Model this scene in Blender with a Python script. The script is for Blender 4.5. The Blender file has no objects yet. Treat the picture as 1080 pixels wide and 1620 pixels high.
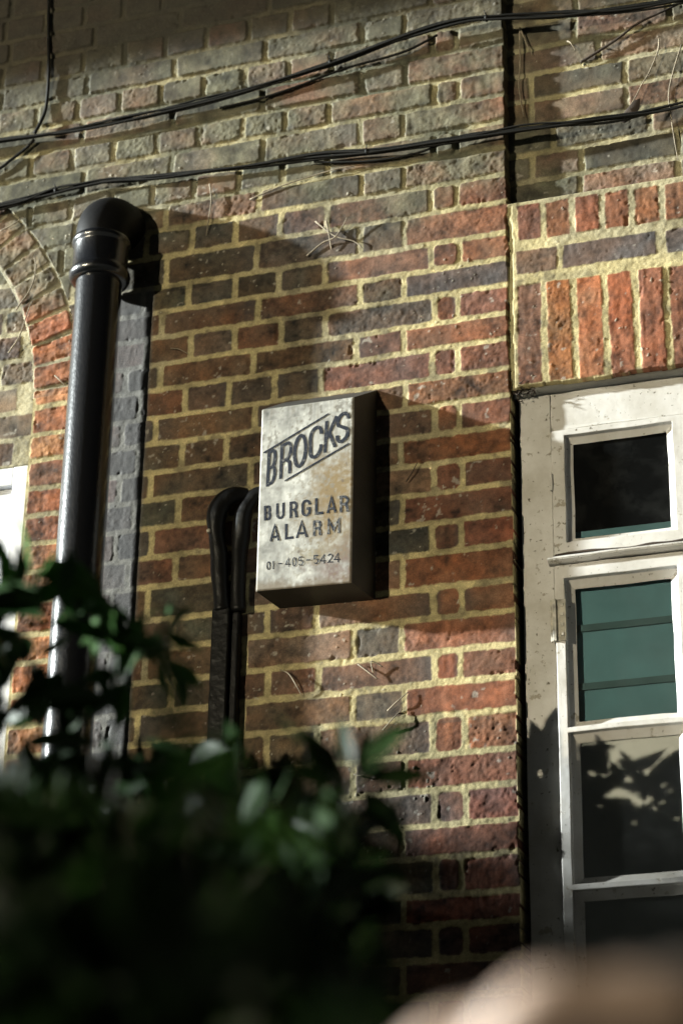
import bpy, bmesh, math, random
import numpy as np
from mathutils import Vector, Matrix

# ---------------------------------------------------------------- basics
# Working units are millimetres: X to the right along the wall, Y into the wall,
# Z up from the camera's height (1.6 m above the ground).
S = bpy.context.scene
C = S.collection
EYE = 1600.0
random.seed(7)
RNG = np.random.default_rng(11)

def P(x, y, z):
    return Vector((x / 1000.0, y / 1000.0, (z + EYE) / 1000.0))

def tag(o, label=None, cat=None, group=None, kind=None):
    if label: o['label'] = label
    if cat: o['category'] = cat
    if group: o['group'] = group
    if kind: o['kind'] = kind
    return o

def empty(name, x, y, z, label, cat, group=None):
    o = bpy.data.objects.new(name, None)
    o.empty_display_size = 0.05
    C.objects.link(o)
    o.location = P(x, y, z)
    return tag(o, label, cat, group)

def link_mesh(name, me, mats, parent=None):
    """mesh data is in world coordinates; keep it there under the parent."""
    o = bpy.data.objects.new(name, me)
    C.objects.link(o)
    for m in (mats if isinstance(mats, (list, tuple)) else [mats]):
        me.materials.append(m)
    if parent is not None:
        o.parent = parent
        w = Matrix.Identity(4)
        q = parent
        while q is not None:
            w = Matrix.Translation(q.location) @ w
            q = q.parent
        o.matrix_parent_inverse = Matrix.Identity(4)
        off = w.to_translation()
        me.transform(Matrix.Translation(-off))
    else:
        # put the origin of a single-mesh thing at its centre
        n = len(me.vertices)
        if n:
            co = np.empty(n * 3, np.float32); me.vertices.foreach_get('co', co)
            c = Vector(co.reshape(-1, 3).mean(0).tolist())
            me.transform(Matrix.Translation(-c)); o.location = c
    return o

def from_bm(name, bm, mats, parent=None, smooth=False):
    me = bpy.data.meshes.new(name)
    bm.normal_update()
    bm.to_mesh(me); bm.free()
    if smooth:
        for p in me.polygons: p.use_smooth = True
    return link_mesh(name, me, mats, parent)

def np_mesh(name, verts, faces, smooth=True, cols=None):
    """verts (n,3) in mm, faces list/array of quads or tris (same length each)."""
    v = np.asarray(verts, np.float64).copy()
    v[:, 2] += EYE; v /= 1000.0
    f = np.asarray(faces, np.int32)
    k = f.shape[1]
    me = bpy.data.meshes.new(name)
    me.vertices.add(len(v)); me.vertices.foreach_set('co', v.astype(np.float32).ravel())
    me.loops.add(f.size); me.loops.foreach_set('vertex_index', f.ravel())
    me.polygons.add(len(f))
    me.polygons.foreach_set('loop_start', np.arange(0, f.size, k, dtype=np.int32))
    me.polygons.foreach_set('loop_total', np.full(len(f), k, np.int32))
    me.update(calc_edges=True)
    me.polygons.foreach_set('use_smooth', np.full(len(f), bool(smooth)))
    if cols is not None:
        a = me.color_attributes.new('Col', 'FLOAT_COLOR', 'POINT')
        a.data.foreach_set('color', np.asarray(cols, np.float32).ravel())
    return me

# ---------------------------------------------------------------- materials
def mat(name):
    m = bpy.data.materials.new(name); m.use_nodes = True
    nt = m.node_tree
    b = nt.nodes['Principled BSDF']
    return m, nt, b

def N(nt, t, **kw):
    n = nt.nodes.new(t)
    for k, v in kw.items():
        if k in n.inputs: n.inputs[k].default_value = v
        else: setattr(n, k, v)
    return n

def noise_bump(nt, b, scale, strength, dist=0.001, detail=4.0, coord='Object', stretch=None):
    tc = N(nt, 'ShaderNodeTexCoord')
    src = tc.outputs[coord]
    if stretch:
        mp = N(nt, 'ShaderNodeMapping'); mp.inputs['Scale'].default_value = stretch
        nt.links.new(src, mp.inputs['Vector']); src = mp.outputs['Vector']
    n = N(nt, 'ShaderNodeTexNoise', Scale=scale, Detail=detail)
    nt.links.new(src, n.inputs['Vector'])
    bp = N(nt, 'ShaderNodeBump', Strength=strength, Distance=dist)
    nt.links.new(n.outputs['Fac'], bp.inputs['Height'])
    nt.links.new(bp.outputs['Normal'], b.inputs['Normal'])
    return n, bp, src

def simple(name, col, rough=0.5, scale=60, strength=0.2, dist=0.001, metal=0.0, var=0.25, vscale=12, spec=0.5):
    m, nt, b = mat(name)
    b.inputs['Roughness'].default_value = rough
    b.inputs['Metallic'].default_value = metal
    b.inputs['Specular IOR Level'].default_value = spec
    n, bp, src = noise_bump(nt, b, scale, strength, dist)
    n2 = N(nt, 'ShaderNodeTexNoise', Scale=vscale, Detail=5.0)
    nt.links.new(src, n2.inputs['Vector'])
    r = N(nt, 'ShaderNodeValToRGB')
    r.color_ramp.elements[0].position = 0.3; r.color_ramp.elements[1].position = 0.7
    r.color_ramp.elements[0].color = [c * (1 - var) for c in col] + [1]
    r.color_ramp.elements[1].color = [min(1, c * (1 + var)) for c in col] + [1]
    nt.links.new(n2.outputs['Fac'], r.inputs['Fac'])
    nt.links.new(r.outputs['Color'], b.inputs['Base Color'])
    return m

def m_brickwork():
    m, nt, b = mat('brickwork')
    at = N(nt, 'ShaderNodeAttribute', attribute_name='Col')
    n, bp, src = noise_bump(nt, b, 300, 0.35, 0.0007, 4.0)
    n2 = N(nt, 'ShaderNodeTexNoise', Scale=420.0, Detail=3.0)
    nt.links.new(src, n2.inputs['Vector'])
    mr = N(nt, 'ShaderNodeMapRange'); mr.inputs[1].default_value = 0.3; mr.inputs[2].default_value = 0.7
    mr.inputs[3].default_value = 0.72; mr.inputs[4].default_value = 1.28
    nt.links.new(n2.outputs['Fac'], mr.inputs[0])
    mx = N(nt, 'ShaderNodeVectorMath', operation='SCALE')
    nt.links.new(at.outputs['Color'], mx.inputs[0]); nt.links.new(mr.outputs[0], mx.inputs['Scale'])
    nt.links.new(mx.outputs[0], b.inputs['Base Color'])
    b.inputs['Roughness'].default_value = 0.78
    b.inputs['Specular IOR Level'].default_value = 0.35
    return m

def m_attr(name, rough=0.5, scale=150, strength=0.15, spec=0.4):
    m, nt, b = mat(name)
    at = N(nt, 'ShaderNodeAttribute', attribute_name='Col')
    nt.links.new(at.outputs['Color'], b.inputs['Base Color'])
    b.inputs['Roughness'].default_value = rough
    b.inputs['Specular IOR Level'].default_value = spec
    noise_bump(nt, b, scale, strength, 0.0008)
    return m

def m_paint():
    """old gloss paint on timber: slightly uneven, chalky, with specks of grime."""
    m, nt, b = mat('old_white_paint')
    n, bp, src = noise_bump(nt, b, 55, 0.35, 0.0022, 6.0)
    big = N(nt, 'ShaderNodeTexNoise', Scale=7.0, Detail=6.0, Roughness=0.65)
    nt.links.new(src, big.inputs['Vector'])
    r = N(nt, 'ShaderNodeValToRGB')
    r.color_ramp.elements[0].position = 0.28; r.color_ramp.elements[0].color = (0.50, 0.47, 0.41, 1)
    r.color_ramp.elements[1].position = 0.62; r.color_ramp.elements[1].color = (0.72, 0.70, 0.67, 1)
    nt.links.new(big.outputs['Fac'], r.inputs['Fac'])
    sp = N(nt, 'ShaderNodeTexNoise', Scale=95.0, Detail=3.0)
    nt.links.new(src, sp.inputs['Vector'])
    r2 = N(nt, 'ShaderNodeValToRGB')
    r2.color_ramp.elements[0].position = 0.27; r2.color_ramp.elements[0].color = (0.22, 0.2, 0.15, 1)
    r2.color_ramp.elements[1].position = 0.34; r2.color_ramp.elements[1].color = (1, 1, 1, 1)
    nt.links.new(sp.outputs['Fac'], r2.inputs['Fac'])
    mx = N(nt, 'ShaderNodeMix', data_type='RGBA', blend_type='MULTIPLY')
    mx.inputs['Factor'].default_value = 1.0
    nt.links.new(r.outputs['Color'], mx.inputs['A']); nt.links.new(r2.outputs['Color'], mx.inputs['B'])
    nt.links.new(mx.outputs['Result'], b.inputs['Base Color'])
    # flaked patches showing greyed undercoat, and pale chips
    fl = N(nt, 'ShaderNodeTexNoise', Scale=30.0, Detail=8.0, Roughness=0.72)
    nt.links.new(src, fl.inputs['Vector'])
    r3 = N(nt, 'ShaderNodeValToRGB')
    r3.color_ramp.elements[0].position = 0.615; r3.color_ramp.elements[0].color = (0, 0, 0, 1)
    r3.color_ramp.elements[1].position = 0.635; r3.color_ramp.elements[1].color = (1, 1, 1, 1)
    nt.links.new(fl.outputs['Fac'], r3.inputs['Fac'])
    mf = N(nt, 'ShaderNodeMix', data_type='RGBA'); mf.inputs['B'].default_value = (0.42, 0.38, 0.31, 1)
    nt.links.new(r3.outputs['Color'], mf.inputs['Factor']); nt.links.new(mx.outputs['Result'], mf.inputs['A'])
    nt.links.new(mf.outputs['Result'], b.inputs['Base Color'])
    bq = N(nt, 'ShaderNodeBump', Strength=0.6, Distance=0.0012, invert=True)
    nt.links.new(r3.outputs['Color'], bq.inputs['Height']); nt.links.new(bp.outputs['Normal'], bq.inputs['Normal'])
    nt.links.new(bq.outputs['Normal'], b.inputs['Normal'])
    b.inputs['Roughness'].default_value = 0.38
    return m

def m_pipe():
    m, nt, b = mat('black_gloss_paint')
    b.inputs['Base Color'].default_value = (0.009, 0.010, 0.013, 1)
    b.inputs['Specular IOR Level'].default_value = 0.7
    b.inputs['Coat Weight'].default_value = 1.0; b.inputs['Coat Roughness'].default_value = 0.27
    n, bp, src = noise_bump(nt, b, 30, 0.16, 0.003, 6.0, stretch=(1, 1, 0.5))
    n2 = N(nt, 'ShaderNodeTexNoise', Scale=180.0, Detail=4.0)
    nt.links.new(src, n2.inputs['Vector'])
    mr = N(nt, 'ShaderNodeMapRange'); mr.inputs[3].default_value = 0.10; mr.inputs[4].default_value = 0.30
    nt.links.new(n2.outputs['Fac'], mr.inputs[0]); nt.links.new(mr.outputs[0], b.inputs['Roughness'])
    bp2 = N(nt, 'ShaderNodeBump', Strength=0.35, Distance=0.0014)
    nt.links.new(n2.outputs['Fac'], bp2.inputs['Height']); nt.links.new(bp.outputs['Normal'], bp2.inputs['Normal'])
    nt.links.new(bp2.outputs['Normal'], b.inputs['Normal'])
    nt.links.new(bp2.outputs['Normal'], b.inputs['Coat Normal'])
    return m

def m_glass():
    m, nt, b = mat('old_window_glass')
    out = nt.nodes['Material Output']
    nt.nodes.remove(b)
    tr = N(nt, 'ShaderNodeBsdfTransparent'); tr.inputs['Color'].default_value = (0.95, 0.97, 0.96, 1)
    gl = N(nt, 'ShaderNodeBsdfGlossy'); gl.inputs['Roughness'].default_value = 0.06
    df = N(nt, 'ShaderNodeBsdfDiffuse'); df.inputs['Color'].default_value = (0.35, 0.36, 0.34, 1)
    fr = N(nt, 'ShaderNodeFresnel', IOR=1.5)
    tc = N(nt, 'ShaderNodeTexCoord')
    n = N(nt, 'ShaderNodeTexNoise', Scale=14.0, Detail=6.0, Roughness=0.7)
    nt.links.new(tc.outputs['Object'], n.inputs['Vector'])
    mr = N(nt, 'ShaderNodeMapRange'); mr.inputs[1].default_value = 0.45; mr.inputs[2].default_value = 0.85
    mr.inputs[3].default_value = 0.015; mr.inputs[4].default_value = 0.06
    nt.links.new(n.outputs['Fac'], mr.inputs[0])
    a = N(nt, 'ShaderNodeMixShader'); c = N(nt, 'ShaderNodeMixShader')
    nt.links.new(mr.outputs[0], a.inputs['Fac'])
    nt.links.new(tr.outputs[0], a.inputs[1]); nt.links.new(df.outputs[0], a.inputs[2])
    nt.links.new(fr.outputs[0], c.inputs['Fac'])
    nt.links.new(a.outputs[0], c.inputs[1]); nt.links.new(gl.outputs[0], c.inputs[2])
    nt.links.new(c.outputs[0], out.inputs['Surface'])
    return m

def m_leaf():
    m, nt, b = mat('evergreen_leaf')
    at = N(nt, 'ShaderNodeAttribute', attribute_name='Col')
    nt.links.new(at.outputs['Color'], b.inputs['Base Color'])
    b.inputs['Roughness'].default_value = 0.45
    b.inputs['Specular IOR Level'].default_value = 0.22
    return m

M = {}
M['brick'] = m_brickwork()
M['paint'] = m_paint()
M['pipe'] = m_pipe()
M['glass'] = m_glass()
M['leaf'] = m_leaf()
M['bright_paint'] = simple('fresh_white_paint', (0.82, 0.83, 0.85), 0.4, 40, 0.2, 0.001, var=0.05)
M['plate'] = m_attr('weathered_sheet_metal', 0.55, 220, 0.25, 0.3)
M['ink'] = None
M['cable'] = simple('black_cable_sheath', (0.010, 0.010, 0.009), 0.6, 300, 0.3, 0.0006, spec=0.22)
M['duct'] = simple('black_painted_duct', (0.006, 0.006, 0.006), 0.42, 45, 0.5, 0.005, spec=0.16)
M['stem'] = simple('dead_creeper_stem', (0.30, 0.25, 0.18), 0.8, 400, 0.4, 0.0008, var=0.45, vscale=30)
M['dark_stem'] = simple('dark_withered_leaf', (0.05, 0.035, 0.025), 0.8, 300, 0.4, 0.0008, var=0.4)
M['bark'] = simple('shrub_bark', (0.018, 0.015, 0.011), 0.85, 120, 0.5, 0.002, var=0.4)
M['room'] = simple('dark_room_wall', (0.012, 0.012, 0.012), 0.9, 20, 0.05)
M['lead'] = simple('grey_sealant', (0.16, 0.16, 0.15), 0.7, 90, 0.5, 0.003, var=0.35)
M['hinge'] = simple('rusty_painted_hinge', (0.45, 0.42, 0.35), 0.6, 180, 0.6, 0.002, var=0.5, vscale=45)
M['blind'] = simple('teal_blind_cloth', (0.118, 0.258, 0.300), 0.8, 160, 0.2, 0.0006, var=0.15, vscale=9)
M['dark_teal'] = simple('dark_blind_slat', (0.062, 0.125, 0.135), 0.8, 160, 0.2, 0.0006, var=0.2)
M['panel'] = simple('pale_obscured_panel', (0.72, 0.72, 0.70), 0.6, 90, 0.1, 0.0006, var=0.08)
M['ground'] = simple('dark_garden_soil', (0.03, 0.028, 0.022), 0.95, 30, 0.6, 0.01, var=0.3)
M['eaves'] = simple('dark_eaves_board', (0.05, 0.045, 0.04), 0.8, 40, 0.3, 0.002)

# ---------------------------------------------------------------- noise on grids
def vnoise(x, z, cell, seed):
    r = np.random.default_rng(seed)
    T = r.random((257, 257)).astype(np.float32)
    fx = x / cell + 1000.37; fz = z / cell + 1000.71
    ix = np.floor(fx).astype(np.int64); iz = np.floor(fz).astype(np.int64)
    tx = (fx - ix).astype(np.float32); tz = (fz - iz).astype(np.float32)
    tx = tx * tx * (3 - 2 * tx); tz = tz * tz * (3 - 2 * tz)
    ix &= 255; iz &= 255
    a = T[ix, iz]; b = T[ix + 1, iz]; c = T[ix, iz + 1]; d = T[ix + 1, iz + 1]
    return (a + (b - a) * tx) * (1 - tz) + (c + (d - c) * tx) * tz - 0.5

def fbm(x, z, cell, seed, octv=4, gain=0.5):
    o = 0; amp = 1.0
    for k in range(octv):
        o = o + amp * vnoise(x, z, cell / (2 ** k), seed + 17 * k); amp *= gain
    return o

def sstep(a, b, t):
    t = np.clip((t - a) / (b - a), 0, 1)
    return t * t * (3 - 2 * t)

# ---------------------------------------------------------------- the brick wall
STEP = 2.5
X0, X1, Z0, Z1 = -1800.0, 1050.0, 900.0, 3880.0
gx = np.arange(X0, X1 + 0.1, STEP); gz = np.arange(Z0, Z1 + 0.1, STEP)
GX, GZ = np.meshgrid(gx, gz, indexing='ij')
ARC = (-1870.0, 2555.0); RI, RE = 690.0, 810.0
JAMB = -1174.0

rad = np.hypot(GX - ARC[0], GZ - ARC[1])
edge_j = fbm(GX * 0, GZ, 40, 5, 3) * 5.0                        # ragged arris of the quoin
xq = GX + edge_j
REG = np.zeros(GX.shape, np.int8)                                # 0 wall
REG[xq > 0] = 4                                                  # recessed wall
REG[(xq > 0) & (GZ < 2886)] = 3                                  # soldier lintel
FAR = (GX > 712) & (GZ < 2886)
REG[FAR] = 0                                                      # wall beyond the right window
upper = GZ > ARC[1]
REG[(rad < RE) & upper & (GX < -1000)] = 1                       # arch ring
REG[(rad < RI) & upper & (GX < -1000)] = 2                       # infill under the arch
REG[(~upper) & (GX < JAMB + edge_j * 0.6)] = 2
HOLE = ((xq > 2) & (GX < 712) & (GZ < 2402 + fbm(GX, GZ * 0, 60, 6, 2) * 6)) | ((GX < JAMB + edge_j * 0.6) & (GZ < 2392))
BASE = np.zeros(GX.shape, np.float32)
BASE[REG == 4] = 33.0
BASE[REG == 2] = 24.0

mask_old_falloff = sstep(-90, 90, GZ - 3020 - 0.06 * GX + fbm(GX, GZ, 260, 31, 4) * 260)   # weathered upper zone, with the lamp's falloff painted in
mask_old_falloff = np.where(REG >= 3, sstep(2870, 2960, GZ) * 0.8, mask_old_falloff)
mask_moss_falloff = np.clip(mask_old_falloff * (0.55 + 1.6 * fbm(GX, GZ, 150, 33, 4)), 0, 1)
n_fine = fbm(GX, GZ, 9, 41, 3); n_mid = fbm(GX, GZ, 28, 43, 4); n_big = fbm(GX, GZ, 120, 45, 3); n_grain = fbm(GX, GZ, 5.2, 46, 1)
n_crease = fbm(GX, GZ * 0.28, 13, 47, 3); n_creaseh = fbm(GX * 0.3, GZ, 10, 48, 3)
WX = fbm(GX, GZ, 60, 51, 2) * 3.0 + fbm(GX, GZ, 14, 52, 3, .7) * 2.6; WZ = fbm(GX, GZ, 60, 53, 2) * 3.0 + fbm(GX, GZ, 14, 54, 3, .7) * 2.6

# mortar bed everywhere first
rec = 0.8 + 5.5 * mask_old_falloff * (0.5 + 0.5 * sstep(-0.2, 0.25, fbm(GX, GZ, 90, 55, 3)))
rec = np.where(REG == 1, 5.5, rec)
H = BASE + rec + 1.1 * n_mid + 1.0 * n_fine + 0.7 * fbm(GX, GZ, 5.0, 57, 1)
mort = np.stack([0.43 + 0 * GX, 0.362 + 0 * GX, 0.185 + 0 * GX], -1).astype(np.float32)
oldm = np.array([0.118, 0.116, 0.076]); 
mo = np.clip(mask_old_falloff * (0.75 + 0.9 * fbm(GX, GZ, 110, 59, 3)), 0, 1)[..., None]
mort = mort * (1 - mo) + oldm * mo
pale = np.where((REG == 1) | (REG == 2), 0.8, 0.0)[..., None]
mort = mort * (1 - pale) + np.array([0.34, 0.31, 0.21]) * pale
gm = sstep(0.0, 0.5, fbm(GX, GZ, 200, 61, 3) + 0.35 * (REG >= 3) * (GZ > 2660))[..., None]
mort = mort * (1 - 0.6 * gm) + np.array([0.31, 0.285, 0.20]) * 0.6 * gm
dk = sstep(.28, .5, fbm(GX, GZ, 55, 63, 4, .6))[..., None]
mort = mort * (1 - .6 * dk) + np.array([.14, .12, .075]) * .6 * dk
mort *= (1 + 0.5 * n_mid + 0.35 * n_fine + 0.5 * n_big)[..., None]
COL = mort.copy()
ISB = np.zeros(GX.shape, np.float32)

PURPLE = [(.142, .092, .070), (.118, .082, .066), (.104, .080, .068), (.126, .080, .056), (.132, .078, .054),
          (.150, .080, .060), (.112, .070, .048), (.092, .072, .056), (.088, .070, .056), (.128, .088, .066)]
WARM = [(.100, .062, .040), (.112, .066, .044), (.092, .062, .042), (.082, .062, .046), (.076, .064, .048)]
RED = [(.175, .078, .046), (.155, .066, .040), (.165, .070, .044), (.140, .060, .040), (.185, .090, .054)]
PINK = [(.165, .098, .074), (.160, .102, .074), (.150, .106, .076), (.17, .084, .062)]
DARK = [(.066, .056, .047), (.076, .062, .052), (.060, .052, .043)]
ORANGE = [(.27, .120, .062), (.25, .100, .050), (.29, .145, .078), (.23, .088, .048)]
GREY = [(.155, .125, .110), (.135, .112, .105), (.17, .135, .115)]

def brick(cx, cz, w, h, reg, col, rot=0.0, rnd=None, prot=0.0, rough=1.0, crease=0.0, edge=3.2):
    R = 0.5 * math.hypot(w, h) + 12
    i0 = max(0, int((cx - R - X0) / STEP)); i1 = min(len(gx), int((cx + R - X0) / STEP) + 2)
    j0 = max(0, int((cz - R - Z0) / STEP)); j1 = min(len(gz), int((cz + R - Z0) / STEP) + 2)
    if i1 <= i0 or j1 <= j0: return
    sl = (slice(i0, i1), slice(j0, j1))
    x = GX[sl] - cx + WX[sl]; z = GZ[sl] - cz + WZ[sl]
    c, s = math.cos(rot), math.sin(rot)
    u = x * c + z * s; v = -x * s + z * c
    rr = rnd if rnd is not None else random.choice([3, 4, 5, 6, 7, 11])
    qx = np.abs(u) - w / 2 + rr; qz = np.abs(v) - h / 2 + rr
    sd = np.hypot(np.maximum(qx, 0), np.maximum(qz, 0)) + np.minimum(np.maximum(qx, qz), 0) - rr
    ok = (sd < 0) & (REG[sl] == reg)
    t = sstep(0, edge, -sd)
    RS = random.choice([.35, .5, .7, .8, 1.0, 1.4])
    tilt = u * random.uniform(-.006, .006) + v * random.uniform(-.012, .012)
    face = BASE[sl] - prot + tilt - rough * RS * (0.8 * n_fine[sl] + 0.9 * n_mid[sl] + 0.55 * n_grain[sl]) - crease * 2.4 * (n_crease[sl] if h > w else n_creaseh[sl] + 0.6 * n_crease[sl])
    pit = sstep(0.42, 0.62, fbm(GX[sl], GZ[sl], 15, random.randrange(1000), 4, .7))
    face = face + pit * 0.8 * RS
    chip = sstep(0.25, 0.5, fbm(GX[sl], GZ[sl], 38, random.randrange(1000), 4, .6)) * sstep(-14, -2, sd) * random.choice([0, 0, 1, 1.6])
    face = face + 3.0 * chip
    hh = H[sl] * (1 - t) + face * t
    H[sl] = np.where(ok, hh, H[sl])
    f = random.uniform(0.82, 1.18)
    base = np.array(col) * f
    j = np.array([random.uniform(.94, 1.06) for _ in range(3)])
    cc = (base * j)[None, None, :] * (1 + 0.75 * n_mid[sl] + 0.55 * n_fine[sl] + 0.6 * n_big[sl])[..., None]
    hue = (0.5 + 1.3 * fbm(GX[sl], GZ[sl], 70, random.randrange(1000), 3))[..., None]
    cc = cc * (1 + (hue - .5) * np.array([.30, .02, -.22])) * np.array([1.03, .97, .84])
    # sooty ends and paler centres on burnt stretchers
    if random.random() < 0.35 and reg == 0:
        end = sstep(w * 0.18, w * 0.5, u * random.choice([-1, 1]))[..., None]
        cc = cc * (1 - 0.6 * end) + np.array([.064, .058, .054]) * 0.6 * end
    mm = np.clip(mask_moss_falloff[sl] * 0.75 + mask_old_falloff[sl] * 0.3, 0, .9)[..., None]
    cc = cc * (1 - mm) + np.array([.118, .114, .074]) * (1 + n_mid[sl])[..., None] * mm  # moss tone, darkened further to paint the lamp's falloff
    # lime and splashes of pale grit
    ta = (t * 0.97 + 0.03)[..., None] * ok[..., None]
    COL[sl] = COL[sl] * (1 - ta) + np.clip(cc, .004, 1) * ta
    ISB[sl] = np.where(ok, t, ISB[sl])

BED = [2972.0, 2895.3, 2810.7, 2740.6, 2671.6, 2598.4, 2529.9, 2455.6, 2386.8, 2312.6, 2241.9, 2169.0, 2097.1, 2024.4, 1941.0,
       1870.8, 1793.4, 1721.4, 1647.6, 1563.3, 1486.1, 1410.8, 1341.1, 1262.9, 1200.8, 1130.2]
courses = []
for k in range(len(BED) - 1): courses.append((k, BED[k], BED[k + 1]))
z = BED[-1]; k = len(BED) - 1
while z > 880: courses.append((k, z, z - 74)); z -= 74; k += 1
z = BED[0]; k = -1
while z < 3900: 
    d = random.uniform(72, 79); courses.append((k, z + d, z)); z += d; k -= 1

def pick(x, z):
    old = z > 2990 + 0.05 * x
    r = random.random()
    if x > -250:
        if x > -262 and z > 1500: return random.choice(RED), 1
        return (random.choice(RED if r < .35 else [(.13, .06, .045), (.11, .062, .055), (.15, .06, .04)])), 1
    if old: return random.choice(PINK if r < .5 else GREY if r < .75 else DARK if r < .85 else PURPLE), 0
    if x < -560 and z < 2950: return random.choice(WARM if r < .65 else DARK if r < .78 else PURPLE), 0
    return random.choice(DARK if r < .12 else PURPLE if r < .8 else WARM), 0

J = 11.0
for k, zt, zb in courses:
    hgt = zt - zb - J - random.uniform(-1.5, 2.0); zc = (zt + zb) / 2
    pieces = []
    if k % 2:                                                    # stretcher course, stretcher at the quoin
        xs = [4, -246, -357, -607, -848]
    else:                                                        # header, closer, stretcher, then headers
        xs = [4, -113, -178, -439]
    xs = xs[:1] + [v + random.uniform(-6, 6) for v in xs[1:]]
    while xs[-1] > -1100:
        xs.append(xs[-1] - ((241 if k % 2 else 113.5) + random.uniform(-5, 5)))
    lim = JAMB + (240 if k % 2 else 178) if zt < ARC[1] + 150 else None
    if lim is not None:                                          # quoins of the left window
        xs = [v for v in xs if v > lim + 40] + [lim]
    for a, b in zip(xs[:-1], xs[1:]):
        w = a - b - J - random.uniform(-1, 2)
        cx = (a + b) / 2
        if a == 4: w += J / 2 + 4; cx += J / 4
        if w < 22: continue
        c, red = pick(cx, zc)
        if k == 2 and False: pass
        if a == 4 and k == 3: c = (.095, .078, .074)
        cr = 0.7 if (red and zc > 3000) else (0.35 if red else 0.0)
        pr = random.uniform(-1.6, 1.6)
        rn = 13 if (red and 40 < w < 66 and k % 2 == 0) else None
        rg = 1.35 if zc > 2990 else 1.0
        brick(cx, zc, w, hgt, 0, c, 0, rn, pr, rg, cr)
    if lim is not None:
        qs = [(JAMB, JAMB + 240)] if k % 2 else [(JAMB, JAMB + 115), (JAMB + 115, JAMB + 178)]
        for a, b in qs:
            brick((a + b) / 2, zc, b - a - J, hgt, 0, random.choice(ORANGE), 0, 7, random.uniform(-1, 2), 1.5, 0.9)
    else:
        x = xs[-1]
        while x > X0:
            w = 241 if k % 2 else 113.5
            c, red = pick(x - w / 2, zc)
            brick(x - w / 2, zc, w - J, hgt, 0, c, 0, None, random.uniform(-1.5, 1.5), 1.3)
            x -= w
# arch ring: rubbed voussoirs on end
for i in range(0, 16):
    th = math.radians(-3.0 + 5.15 * i + 2.5)
    rm = (RI + RE) / 2
    col = random.choice(ORANGE if i < 11 else ORANGE + GREY)
    brick(ARC[0] + rm * math.cos(th), ARC[1] + rm * math.sin(th), RE - RI - 9, 60, 1, col, th, 7, random.uniform(-3, 2), 1.7, 1.3)
# infill under the arch: running bond of grey stocks
r = 0; z = 2392.0
while z < 3300:
    x = -1168.0 - (0 if r % 2 else 55)
    while x > X0:
        w = random.choice([113, 226]) if r % 2 else 113
        brick(x - w / 2, z + 36, w - 9, 62, 2, random.choice(GREY + PURPLE), 0, None, random.uniform(-2, 2), 1.6)
        x -= w
    z += 73; r += 1
# soldier lintel over the right window
for x in [12 + 69.5 * i for i in range(10)]:
    c = random.choice(RED + ORANGE[1:2])
    if abs(x - 81.5) < 2: c = (.30, .130, .055)
    elif abs(x - 151) < 2: c = (.27, .108, .050)
    brick(x + 35, 2536 - 0.03 * x, 57.5, 258, 3, c, random.uniform(-.01, .01), 4, random.uniform(-1.5, 2), 0.9, 0.5)
    brick(x + 37 + random.uniform(-3, 3), 2829 - 0.02 * x, 57, 98, 3, random.choice(RED + [(.23, .10, .06)]), random.uniform(-.02, .02), 5, random.uniform(-1, 2), 1.0, 0.55)
brick(67, 2722, 98, 64, 3, (.130, .085, .072), 0, 5, 0, 1.6)
brick(235, 2721, 215, 64, 3, (.110, .088, .078), 0, 4, 0, 0.9)
brick(470, 2719, 215, 64, 3, (.105, .085, .078), 0, 4, 0, 0.9)
brick(650, 2717, 110, 64, 3, (.125, .085, .072), 0, 5, 0, 1.2)
for k, zt, zb in courses:                                        # brickwork to the right of the window
    if zt > 2920: continue
    x = 717.0; w = 225 if k % 2 else 113
    while x < X1 + 100:
        c = random.choice(RED) if x < 720 else random.choice(PURPLE)
        brick(x + w / 2, (zt + zb) / 2, w - 11, zt - zb - 11, 0, c, 0, None, random.uniform(-1.5, 1.5))
        x += w; w = 225
# recessed wall above the lintel
z = 2886.0; r = 0
while z < 3900:
    x = [-30, -142, -90][r % 3] - 30
    while x < X1 + 200:
        w = 228 if (r % 2 == 0) else random.choice([116, 228])
        c = random.choice(PURPLE + PINK + DARK)
        brick(x + w / 2, z + 37, w - 11, 63, 4, c, 0, None, random.uniform(-2, 2), 1.5)
        x += w
    z += 75; r += 1

# pale lime blooms and grit
sp = sstep(0.50, 0.62, fbm(GX, GZ, 16, 71, 3) + 0.22 * fbm(GX, GZ, 180, 73, 2)) * ISB
COL = COL * (1 - 0.55 * sp[..., None]) + np.array([.42, .39, .33]) * 0.55 * sp[..., None]
grit = sstep(0.60, 0.68, fbm(GX, GZ, 7.5, 75, 2) + 0.25 * fbm(GX, GZ, 90, 76, 2))
H -= 2.2 * grit
COL = COL * (1 - 0.7 * grit[..., None]) + np.array([.5, .47, .38]) * 0.7 * grit[..., None]
top_shade = (sstep(3320, 3600, GZ + 90 * n_big) * (REG == 0) * 0.88)[..., None]  # eaves shadow and lamp falloff painted dark over the top courses
COL = COL * (1 - top_shade) + np.array([.040, .036, .028]) * top_shade
lit_strip = (sstep(-972, -955, GX) * sstep(-866, -880, GX) * sstep(2840, 2800, GZ) * 0.85)[..., None]  # cool light beside the pipe painted in as a grey strip
lum = COL.mean(-1, keepdims=True)
COL = COL * (1 - lit_strip) + (np.array([.150, .146, .142]) * .8 + lum * .25) * lit_strip
H = H * (1 - .65 * lit_strip[..., 0]) + (BASE + .5) * .65 * lit_strip[..., 0]
H += lit_strip[..., 0] * (0.6 * n_mid + 0.8 * fbm(GX * 1.0, GZ * 0.4, 12, 91, 3))
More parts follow.
